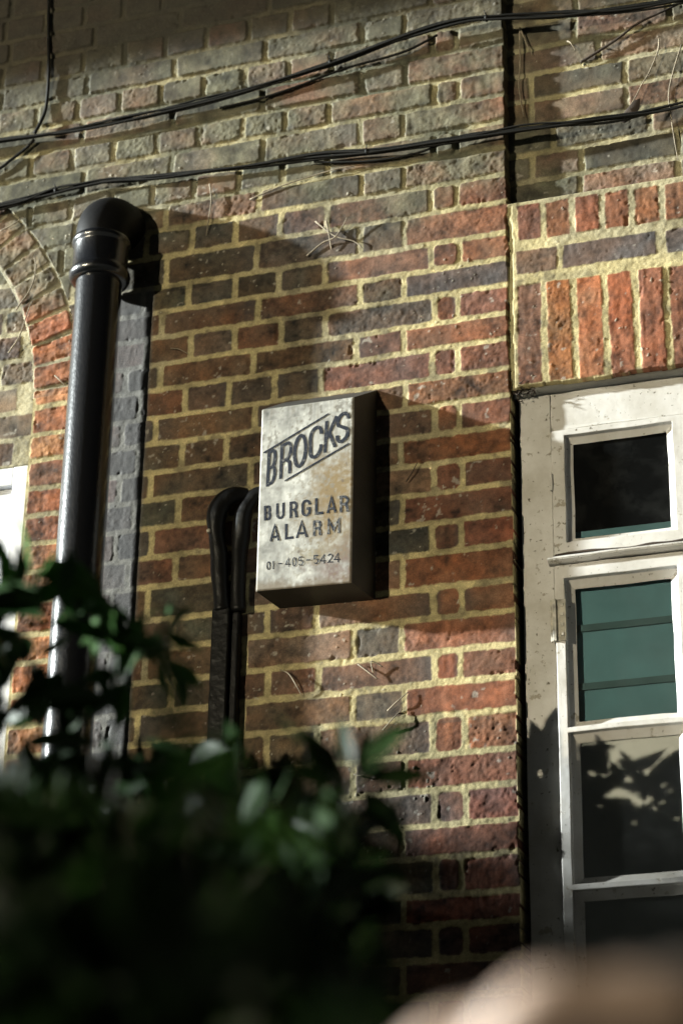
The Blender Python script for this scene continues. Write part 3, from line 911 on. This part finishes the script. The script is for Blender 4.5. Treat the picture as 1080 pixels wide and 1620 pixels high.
up = [(-1795, -22, 3325), (-1500, -22, 3312), (-1315, -22, 3309), (-1138, -22, 3302), (-965, -22, 3305), (-796, -22, 3312), (-629, -22, 3328), (-465, -24, 3352), (-271, -26, 3387), (-103, -30, 3404),
      (14, -26, 3396), (168, -14, 3379), (320, -4, 3371), (520, 8, 3380), (760, 8, 3400), (1045, 8, 3430)]
bundle('cable_bundle', 'upper bundle of black cables sagging across the top of the brick wall', up, 6, 3.3, 4.2, 5, (.105, .48, .64))
lo = [(-1795, -18, 3085), (-1480, -18, 3098), (-1300, -18, 3112), (-1196, -18, 3122), (-1111, -18, 3132), (-991, -18, 3133), (-855, -18, 3116), (-656, -18, 3101), (-461, -18, 3094), (-302, -20, 3081),
      (-146, -22, 3077), (8, -18, 3078), (159, -10, 3070), (307, 0, 3069), (425, 8, 3080), (560, 14, 3095), (800, 14, 3110), (1045, 14, 3120)]
bundle('cable_bundle', 'lower bundle of black cables running just above the pipe elbow', lo, 6, 3.1, 4.4, 8, (.215, .52))
me = Mesh(); V, F = tube(catmull([(-1219, -8, 3900), (-1218, -8, 3742), (-1208, -8, 3600), (-1200, -8, 3496), (-1200, -8, 3400), (-1208, -14, 3352), (-1222, -16, 3318)], 8), 4.4, 8); me.add(V, F)
tag(me.build('cable', M['cable']), 'thin black cable dropping straight down to the upper cable bundle', 'cable', 'cables strung across the wall')
me = Mesh(); V, F = tube(catmull([(-1222, -14, 3300), (-1251, -9, 3278), (-1290, -9, 3252), (-1317, -9, 3234), (-1420, -9, 3190)], 8), 4.0, 8); me.add(V, F)
tag(me.build('cable', M['cable']), 'short thin black cable slanting down left below the upper cable bundle', 'cable', 'cables strung across the wall')
me = Mesh(); V, F = tube(catmull([(-720, -10, 3296), (-620, -9, 3302), (-520, -9, 3318), (-400, -9, 3345), (-250, -9, 3362), (-160, -12, 3392)], 8), 3.2, 8); me.add(V, F)
tag(me.build('cable', M['cable']), 'single thin black cable hugging the bricks just under the upper bundle', 'cable', 'cables strung across the wall')
me = Mesh(); V, F = tube(catmull([(-470, -10, 3088), (-400, -9, 3074), (-310, -9, 3062), (-220, -9, 3062), (-150, -12, 3074)], 8), 2.8, 8); me.add(V, F)
tag(me.build('cable', M['cable']), 'single thin black cable hugging the bricks just under the lower bundle', 'cable', 'cables strung across the wall')

# ---------------------------------------------------------------- cable duct beside the alarm box
duct = empty('cable_duct', -640, -25, 1650, 'black cable duct with bent sleeves rising to the side of the alarm box', 'cable duct')
me = Mesh(); V, F = tube(catmull([(-654, -24, 1930), (-662, -26, 1990), (-670, -30, 2090), (-672, -34, 2150), (-662, -36, 2190), (-638, -34, 2210), (-605, -26, 2212)], 8),
                         np.interp(np.linspace(0, 1, 49), [0, .3, .55, .8, 1], [17, 20, 25, 24, 15]), 14, 0.8); me.add(V, F); wobble(me.build('sleeve', M['duct'], duct), 9, seed=41)
me = Mesh(); V, F = tube(catmull([(-620, -20, 1930), (-620, -22, 2000), (-618, -26, 2100), (-610, -30, 2160), (-592, -30, 2198), (-570, -26, 2208), (-540, -20, 2204)], 8),
                         np.interp(np.linspace(0, 1, 49), [0, .3, .55, .8, 1], [17, 20, 21, 20, 13]), 14, 0.8); me.add(V, F); wobble(me.build('sleeve', M['duct'], duct), 9, seed=41)
box_part('trunking', (-676, -634, -34, 0, 900, 1938), M['duct'], duct, 4)
bm = bmesh.new(); add_box(bm, -633, -614, -24, 0, 900, 1930); bmesh.ops.recalc_face_normals(bm, faces=bm.faces); bevel_all(bm, 5, 3)
from_bm('conduit', bm, M['duct'], duct)
me = Mesh(); V, F = tube([(-684, -50, 2120), (-684, -56, 2120)], [6, 4], 10); me.add(V, F); me.build('screw', M['hinge'], duct)

# ---------------------------------------------------------------- dead creeper stems clinging to the wall
def stem(label, pts, r0=2.6, r1=1.2, m='stem', extra=()):
    r0 *= .8; r1 *= .7
    me = Mesh(); c = catmull(pts, 6); V, F = tube(c, np.linspace(r0, r1, len(c)), 6); me.add(V, F)
    for e in extra:
        c = catmull(e, 6); V, F = tube(c, np.linspace(r0 * .9, r1, len(c)), 6); me.add(V, F)
    return tag(me.build('creeper_stem', M[m]), label, 'creeper stem', 'dead creeper stems clinging to the bricks')
stem('forked pale dead stem on the dark bricks above the alarm box', [(-484, -5, 2829), (-445, -8, 2856), (-414, -12, 2863), (-395, -16, 2884), (-380, -20, 2909)], 3, 1.6,
     extra=[[(-462, -12, 2917), (-414, -12, 2868), (-367, -8, 2847), (-348, -5, 2827)], [(-434, -16, 2912), (-427, -12, 2871), (-423, -6, 2835)]])
stem('long thin stem hanging down beside a red brick, right of the pipe elbow', [(-738, -10, 3076), (-731, -12, 3027), (-737, -10, 2970), (-742, -6, 2932)], 2.8, 1.6)
stem('long thin stem lying along the bricks under the lower cables', [(-634, -4, 3015), (-577, -5, 3032), (-513, -5, 3046), (-417, -6, 3059), (-370, -4, 3060)], 2.6, 1.6)
stem('thin stem crossing the top of the left brick arch', [(-1300, -6, 3046), (-1266, -7, 3059), (-1237, -6, 3077)], 2.8, 1.6)
stem('curling stem on the orange arch bricks near the pipe', [(-1237, -6, 2808), (-1199, -9, 2864), (-1189, -12, 2917), (-1197, -10, 2954), (-1189, -8, 2962)], 2.8, 1.4)
stem('slanting stem across the lower left of the brick arch', [(-1253, 4, 2695), (-1222, -4, 2734), (-1202, -8, 2802), (-1192, -8, 2827)], 2.8, 1.6)
stem('short pale twig sticking out beside the black pipe', [(-1116, -8, 2605), (-1101, -16, 2589), (-1085, -10, 2572)], 2.6, 1.4)
stem('long wiry stem hanging at the upper right with a dark withered leaf', [(371, 16, 3283), (366, 14, 3245), (341, 14, 3187), (325, 16, 3164), (301, 12, 3115), (269, 10, 3069)], 2.6, 1.4)
stem('long wiry stem hanging at the right edge of the wall', [(423, 14, 3254), (402, 14, 3190), (387, 12, 3123), (388, 14, 3070), (393, 16, 2999), (399, 14, 2937)], 2.6, 1.4)
stem('forked stem in the dark recess beside the corner of the wall', [(36, 22, 3394), (35, 20, 3292), (31, 20, 3220), (40, 24, 3137)], 3, 1.8, extra=[[(36, 20, 3394), (52, 22, 3344), (64, 26, 3312)]])
stem('short bright twig sticking out of the recessed wall', [(152, 18, 3326), (162, 8, 3312), (171, 20, 3296)], 2.6, 1.6)
stem('thick dark stem climbing across the recessed wall', [(180, 26, 3264), (207, 24, 3276), (269, 22, 3308), (323, 20, 3342), (400, 22, 3370), (480, 24, 3400)], 5, 3.5, 'dark_stem')
stem('hooked thin stem on the bricks below the alarm box', [(-522, -6, 1787), (-500, -12, 1774), (-482, -14, 1746), (-471, -6, 1723)], 2, 1.2)
stem('bent pale twig on a dark brick below the right side of the alarm box', [(-345, -5, 1782), (-324, -9, 1763), (-300, -6, 1742)], 2.2, 1.4, extra=[[(-310, -6, 1757), (-312, -12, 1782), (-289, -6, 1769)]])
stem('upper of two slanting pale twigs left of a red brick', [(-278, -6, 1668), (-253, -11, 1687), (-232, -6, 1706)], 2.2, 1.4)
stem('lower of two slanting pale twigs left of a red brick', [(-288, -6, 1626), (-267, -11, 1645), (-245, -6, 1669)], 2.2, 1.4)
stem('small dark twig on the bricks right of the alarm box', [(-238, -6, 2202), (-223, -10, 2222), (-212, -8, 2244)], 2.0, 1.2, 'dark_stem')
stem('tiny pale twig on the bricks right of the pipe', [(-820, -5, 2634), (-796, -7, 2626), (-774, -5, 2611)], 1.8, 1.0)
stem('tiny pale twig on a dark brick low on the wall', [(-350, -6, 1534), (-336, -9, 1529), (-315, -6, 1533)], 2.2, 1.2)
# withered leaf caught behind the lower cables
me = Mesh()
lp = [(268, 8, 3068), (284, 4, 3088), (306, 2, 3112), (322, 4, 3118), (318, 8, 3092), (300, 10, 3068), (282, 10, 3060)]
V = lp + [(296, -2, 3090)]; me.add(V, [(i, (i + 1) % 7, 7) for i in range(7)])
tag(me.build('withered_leaf', M['dark_stem']), 'dark withered leaf caught beside the lower cables at the right', 'leaf')
# cobwebbed moss tuft at the top corner of the window
me = Mesh(); rr = random.Random(4)
for i in range(90):
    c = np.array([8 + abs(rr.gauss(0, 22)), 14 + rr.gauss(0, 6), 2402 + rr.gauss(0, 9)]); d = np.array([rr.gauss(0, 1), rr.gauss(-.4, .7), rr.gauss(0, 1)]); d *= rr.uniform(5, 16) / np.linalg.norm(d)
    V, F = tube([c, c + d * .5 + np.array([0, 0, rr.gauss(0, 2)]), c + d], [1.5, 1.1, .5], 4); me.add(V, F)
tag(me.build('moss_tuft', M['dark_stem']), 'dark tuft of moss and cobweb at the top left corner of the right window', 'moss')

# ---------------------------------------------------------------- foliage
def leaves(centres, dirs, lens, widths, cols, seed):
    r = np.random.default_rng(seed); n = len(centres)
    d = dirs / np.linalg.norm(dirs, axis=1)[:, None]
    rv = r.normal(size=(n, 3)); s = np.cross(d, rv); s /= np.linalg.norm(s, axis=1)[:, None]
    u = np.cross(s, d)
    L = lens[:, None]; W = widths[:, None]
    def at(t, w, h): return centres + d * L * t + s * W * w + u * L * h
    V = np.stack([at(0, 0, 0), at(.22, .40, .03), at(.55, .5, .05), at(.82, .26, .0), at(1, 0, -.08), at(.82, -.26, 0), at(.55, -.5, .05), at(.22, -.40, .03),
                  at(.3, 0, -.01), at(.68, 0, -.02)], 1).reshape(-1, 3)
    f = np.array([(0, 1, 8, 8), (1, 2, 9, 8), (2, 3, 9, 9), (3, 4, 9, 9), (4, 5, 9, 9), (5, 6, 9, 9), (6, 7, 8, 9), (7, 0, 8, 8)])
    tri = []
    for q_ in f:
        tri.append((q_[0], q_[1], q_[2]))
        if q_[3] != q_[2]: tri.append((q_[0], q_[2], q_[3]))
    tri = np.array(tri)
    F = (tri[None] + (np.arange(n) * 10)[:, None, None]).reshape(-1, 3)
    cl = np.repeat(np.concatenate([cols, np.ones((n, 1))], 1), 10, 0)
    return V, F, cl

def foliage(name, blobs, leaf_len, parent, seed, label=None, inward=0.35, dark=1.0):
    """blobs: (x, y, z, rx, ry, rz, count)"""
    r = np.random.default_rng(seed); Cn, Dn = [], []
    for x, y, z, rx, ry, rz, n in blobs:
        p = r.normal(size=(n, 3)); p /= np.linalg.norm(p, axis=1)[:, None]
        p *= r.uniform(0.2, 1.0, (n, 1)) ** inward
        Cn.append(np.array([x, y, z]) + p * np.array([rx, ry, rz]))
        Dn.append(p * 0.9 + r.normal(size=(n, 3)) * 0.7 + np.array([0, 0, .25]))
    Cn = np.concatenate(Cn); Dn = np.concatenate(Dn); n = len(Cn)
    ln = leaf_len * r.uniform(.6, 1.25, n); wd = ln * r.uniform(.30, .44, n)
    g = r.uniform(0, 1, (n, 1))
    cols = (np.array([.014, .045, .011]) * (1 - g) + np.array([.050, .120, .022]) * g) * dark  # dark scales the leaf colour: light and shade painted per clump
    V, F, cl = leaves(Cn, Dn, ln, wd, cols, seed + 1)
    me = np_mesh(name, V, F, False, cl)
    return link_mesh(name, me, M['leaf'], parent)

shrub = empty('evergreen_shrub', 450, -2700, -EYE, 'dark evergreen shrub out of focus in the lower left foreground', 'shrub')
front = [(190, -2710, 670, 70, 110, 65, 90), (240, -2680, 600, 75, 110, 80, 130), (300, -2660, 540, 75, 110, 70, 130), (350, -2670, 465, 80, 120, 70, 220),
         (410, -2640, 430, 80, 120, 65, 240), (480, -2690, 360, 85, 120, 60, 300), (230, -2700, 430, 160, 160, 140, 900), (370, -2680, 325, 190, 170, 105, 900),
         (545, -2740, 265, 110, 130, 55, 320), (600, -2700, 200, 150, 150, 80, 500), (300, -2750, 210, 260, 170, 165, 900), (520, -2760, 100, 260, 170, 140, 800),
         (452, -2470, 655, 16, 26, 26, 12), (448, -2470, 625, 12, 24, 22, 8), (445, -2490, 570, 22, 40, 40, 16), (440, -2520, 500, 30, 60, 50, 40)]
foliage('foliage', front[3:], 62, shrub, 91, dark=.3)  # shaded mass: shade put into the darker leaf colour
lit = [(300, -2646, 770, 22, 40, 14, 9), (262, -2672, 760, 25, 40, 16, 8), (222, -2700, 785, 26, 40, 22, 14), (325, -2640, 735, 26, 40, 20, 10), (290, -2650, 722, 26, 40, 24, 12), (212, -2706, 745, 30, 50, 20, 14)]
CAMP = np.array([1071., -4342., 0.])
def farther(bl, k):
    return [tuple(CAMP + (np.array(b[:3]) - CAMP) * k) + (b[3] * k, b[4] * k, b[5] * k, b[6]) for b in bl]
foliage('foliage', farther(lit, 1.36), 80, shrub, 97, dark=1.25)  # lit sprigs: light put into the brighter leaf colour
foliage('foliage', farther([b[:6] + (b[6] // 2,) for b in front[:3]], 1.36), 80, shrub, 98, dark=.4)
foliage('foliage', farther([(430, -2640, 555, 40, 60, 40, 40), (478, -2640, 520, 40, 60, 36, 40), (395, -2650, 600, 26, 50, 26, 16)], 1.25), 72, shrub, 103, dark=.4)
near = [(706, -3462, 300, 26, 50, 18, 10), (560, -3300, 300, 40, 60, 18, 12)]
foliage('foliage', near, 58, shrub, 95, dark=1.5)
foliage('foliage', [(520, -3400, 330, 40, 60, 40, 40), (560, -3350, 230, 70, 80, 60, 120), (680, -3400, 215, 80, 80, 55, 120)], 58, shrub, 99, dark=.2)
me = Mesh(); rr = random.Random(12)
for i in range(26):
    x = rr.uniform(200, 680); y = -2700 + rr.uniform(-120, 120); zt = 730 - (x - 200) * .85 + rr.uniform(-60, 40)
    c = catmull([(x + rr.uniform(-60, 60), y, -EYE + 5), (x + rr.uniform(-50, 50), y + rr.uniform(-40, 40), -600), (x + rr.uniform(-30, 30), y, zt - 300), (x, y, zt)], 5)
    V, F = tube(c, np.linspace(11, 2.5, len(c)), 6); me.add(V, F)
for a in [[(440, -2500, 420), (447, -2480, 540), (450, -2470, 640)]]:
    c = catmull(a, 6); V, F = tube(c, np.linspace(4, 2.2, len(c)), 6); me.add(V, F)
me.build('stem', M['bark'], shrub)

hedge = empty('garden_hedge', -1500, -2000, -EYE, 'tall leafy garden hedge to the left, throwing leaf shadows on the window, with added unseen growth that darkens the shrub', 'hedge')
HB = []
rr = random.Random(33)
# its ragged top throws the leaf shadows on the lower panes
for i in range(40):
    x = -2900 + i * 60; y = max(-1750 + (x + 600) * .38, -2450)
    HB.append((x, y, 1385 + rr.uniform(-55, 35), 70, 170, 65, 38))
    HB.append((x, y, 1320, 85, 190, 80, 230))
    HB.append((x, y, 1160, 110, 190, 170, 520))
    HB.append((x, y, 800, 120, 190, 330, 320))
    HB.append((x, y, 150, 130, 190, 420, 130))
for i in range(26):                                              # single sprigs above the clipped top
    x = rr.uniform(-1700, -560); y = max(-1750 + (x + 600) * .38, -2450) + rr.uniform(-150, 150)
    HB.append((x, y, 1525 + rr.uniform(-30, 25), 25, 60, 30, 6))
for dx, zz in [(0, 1610), (10, 1570), (-20, 1540), (25, 1500), (-10, 1450)]:
    HB.append((-912 + dx, -1750, zz, 35, 90, 30, 22))
for i in range(30):
    x = -2900 + i * 60
    if x > -1110: break
    y = max(-1750 + (x + 600) * .38, -2450)
    HB.append((x, y, 1515 + rr.uniform(-40, 40), 80, 180, 90, 110)); HB.append((x, y, 1590 + rr.uniform(-30, 40), 60, 160, 60, 22))
# returns towards the house on the far left
for i in range(14):
    y = -1900 + i * 120
    HB.append((-2560, y, 1920 + rr.uniform(-60, 60), 190, 110, 130, 55))
    HB.append((-2560, y, 1780 + rr.uniform(-40, 40), 190, 110, 120, 150)); HB.append((-2560, y, 1430, 190, 120, 330, 420)); HB.append((-2560, y, 700, 190, 120, 450, 150))
# unseen growth added at the left to keep the shrub in the dark
for i in range(12):
    HB.append((-330 - i * 75, -3060 - i * 70, 900 + rr.uniform(-40, 40), 150, 150, 220, 330)); HB.append((-330 - i * 75, -3060 - i * 70, 420, 160, 150, 320, 260))
foliage('foliage', HB, 92, hedge, 101, inward=.3)
me = Mesh()
for i in range(30):
    x = -2500 + i * 62 ; y = max(-1750 + (x + 600) * .38, -2450)
    c = catmull([(x, y, -EYE + 5), (x + rr.uniform(-30, 30), y, 0), (x + rr.uniform(-40, 40), y, 900), (x, y, 1480)], 4)
    V, F = tube(c, np.linspace(18, 4, len(c)), 6); me.add(V, F)
me.build('stem', M['bark'], hedge)

# ---------------------------------------------------------------- ground
bm = bmesh.new()
bmesh.ops.create_grid(bm, x_segments=40, y_segments=40, size=60)
g = from_bm('ground', bm, M['ground']); g.location = (0, -2, 0); tag(g, kind='structure')

# ---------------------------------------------------------------- raised hand in the foreground
M['skin'] = simple('skin', (0.44, 0.32, 0.255), 0.5, 220, 0.3, 0.0006, var=0.12, vscale=30)
O_ = np.array([869.0, -3488.0, 199.0]); RT = np.array([.94989, .31223, .01463]); UP = np.array([.12015, -.40795, .90506]); FW = np.array([-.28856, .85795, .42503])
O_ = np.array([1071., -4342., 0.]) + (O_ - np.array([1071., -4342., 0.])) * .92
def hp(a, b, c):
    a += 9; b -= 5
    return O_ + a * RT + b * UP + c * FW
hv, he, hr = [], [], []
def hadd(p, r, prev=None):
    hv.append(P(*hp(*p))); hr.append(r); k = len(hv) - 1
    if prev is not None: he.append((prev, k))
    return k
w0 = hadd((104, -34, 14), 20); w1_ = hadd((160, -52, 24), 24, w0); hadd((270, -95, 50), 31, w1_)
pc = hadd((76, -28, 10), 20, w0)
for kn, pip, dip, tip, r in [((36, 10, -6), (-14, 12, -12), (-29, -3, -10), (-34, -17, -4), 11.0), ((38, 3, 8), (-22, -4, 6), (-47, -6, 4), (-60, -17, 6), 10.4),
                             ((35, -13, 19), (-22, -12, 24), (-40, -22, 24), (-47, -34, 22), 9.2), ((28, -31, 27), (-10, -34, 32), (-25, -42, 31), (-32, -51, 28), 8.0)]:
    k = hadd(kn, r + 4.2, pc); k = hadd(tuple(.5 * (x + y) for x, y in zip(kn, pip)), r, k); k = hadd(pip, r + 2.4, k); k = hadd(dip, r - .4, k); hadd(tip, r - 2.2, k)
k = hadd((58, -30, -12), 14, pc); k = hadd((28, -22, -26), 11.5, k); k = hadd((2, -20, -28), 10.2, k); hadd((-18, -20, -24), 8.2, k)
me = bpy.data.meshes.new('person'); me.from_pydata([tuple(v) for v in hv], he, []); 
ob = bpy.data.objects.new('person', me); C.objects.link(ob)
sm = ob.modifiers.new('skin', 'SKIN'); sm.use_smooth_shade = True
for v, r in zip(me.skin_vertices[0].data, hr): v.radius = (r / 1000, r / 1000)
me.skin_vertices[0].data[0].use_root = True
sb = ob.modifiers.new('sub', 'SUBSURF'); sb.levels = 1; sb.render_levels = 1
rm_ = ob.modifiers.new('one_surface', 'REMESH'); rm_.mode = 'VOXEL'; rm_.voxel_size = 0.0018; rm_.use_smooth_shade = True
bpy.context.view_layer.update()
dg = bpy.context.evaluated_depsgraph_get()
me2 = bpy.data.meshes.new_from_object(ob.evaluated_get(dg))
bpy.data.objects.remove(ob)
for p_ in me2.polygons: p_.use_smooth = True
me2.materials.clear()
person = tag(link_mesh('person', me2, M['skin']), 'raised hand in a brown sleeve, out of focus in the lower right foreground', 'person')
M['sleeve'] = simple('brown_knit_sleeve', (0.040, 0.026, 0.016), 0.9, 160, 0.6, 0.002, var=0.3, vscale=25)
me = Mesh(); c = catmull([hp(14, -14, 6), hp(34, -8, 8), hp(80, -16, 14), hp(150, -44, 24), hp(270, -92, 50), hp(420, -150, 80)], 6)
V, F = tube(c, np.interp(np.linspace(0, 1, len(c)), [0, .06, .25, .6, 1], [22, 28, 31, 37, 45]) + 1.5 * np.sin(np.arange(len(c)) * 1.9), 24); me.add(V, F)
me.build('sleeve', M['sleeve'], person)


# ---------------------------------------------------------------- light: a night sky with one warm lamp glow, and a hard cool key from the left
KEY = Vector((3.9, 1.0, -1.08)).normalized()                    # direction of travel
FILL = Vector((0.55, 1.0, -0.035)).normalized()
sun = bpy.data.lights.new('sun', 'SUN'); sun.energy = 13.0; sun.angle = math.radians(1.5); sun.color = (0.94, 1.0, 0.98)
so = bpy.data.objects.new('sun', sun); C.objects.link(so)
so.rotation_euler = KEY.to_track_quat('-Z', 'Y').to_euler(); so.location = (-6, -3, 6)
W = bpy.data.worlds.new('World'); S.world = W; W.use_nodes = True
nt = W.node_tree; bg = nt.nodes['Background']
sky = N(nt, 'ShaderNodeTexSky', sky_type='NISHITA', sun_disc=False)
el = math.asin(-KEY.z); sky.sun_elevation = el; sky.sun_rotation = math.atan2(-KEY.x, -KEY.y)
bg.inputs['Strength'].default_value = 0.0002
nt.links.new(sky.outputs[0], bg.inputs['Color'])
tc = N(nt, 'ShaderNodeTexCoord')
dt = N(nt, 'ShaderNodeVectorMath', operation='DOT_PRODUCT'); dt.inputs[1].default_value = -FILL
nt.links.new(tc.outputs['Generated'], dt.inputs[0])
TH = math.radians(0.14)
gt = N(nt, 'ShaderNodeMath', operation='GREATER_THAN'); gt.inputs[1].default_value = math.cos(TH)
nt.links.new(dt.outputs['Value'], gt.inputs[0])
E_FILL = 2.1
ms = N(nt, 'ShaderNodeMath', operation='MULTIPLY'); ms.inputs[1].default_value = E_FILL / (math.pi * math.sin(TH) ** 2)
nt.links.new(gt.outputs[0], ms.inputs[0])
bg2 = N(nt, 'ShaderNodeBackground'); bg2.inputs['Color'].default_value = (1.0, 0.89, 0.64, 1)
nt.links.new(ms.outputs[0], bg2.inputs['Strength'])
ad = N(nt, 'ShaderNodeAddShader'); nt.links.new(bg.outputs[0], ad.inputs[0]); nt.links.new(bg2.outputs[0], ad.inputs[1])
nt.links.new(ad.outputs[0], nt.nodes['World Output'].inputs['Surface'])
W.cycles.sampling_method = 'MANUAL'; W.cycles.sample_map_resolution = 8192

# ---------------------------------------------------------------- camera
cam = bpy.data.cameras.new('camera'); co = bpy.data.objects.new('camera', cam); C.objects.link(co)
fw = Vector((-0.28856011, 0.85795285, 0.42502937)); rt = Vector((0.94989265, 0.3122336, 0.01463291)); upv = Vector((0.12015411, -0.40795475, 0.90506127))
mw = Matrix((rt, upv, -fw)).transposed().to_4x4(); mw.translation = P(1071.0, -4342.0, 0)
co.matrix_world = mw
cam.sensor_fit = 'VERTICAL'; cam.sensor_height = 22.5; cam.sensor_width = 15.0; cam.lens = 50.0
cam.clip_start = 0.05; cam.clip_end = 300
cam.dof.use_dof = True; cam.dof.focus_distance = 4.985; cam.dof.aperture_fstop = 1.8; cam.dof.aperture_blades = 7
S.camera = co
S.render.engine = 'CYCLES'
S.view_settings.view_transform = 'Standard'; S.view_settings.look = 'None'; S.view_settings.exposure = 0; S.view_settings.gamma = 1
S.cycles.max_bounces = 5; S.cycles.diffuse_bounces = 1; S.cycles.glossy_bounces = 2; S.cycles.transparent_max_bounces = 8
S.cycles.sample_clamp_indirect = 3.0; S.cycles.sample_clamp_direct = 0
S.cycles.use_denoising = True
try: S.cycles.denoiser = 'OPENIMAGEDENOISE'
except Exception: pass
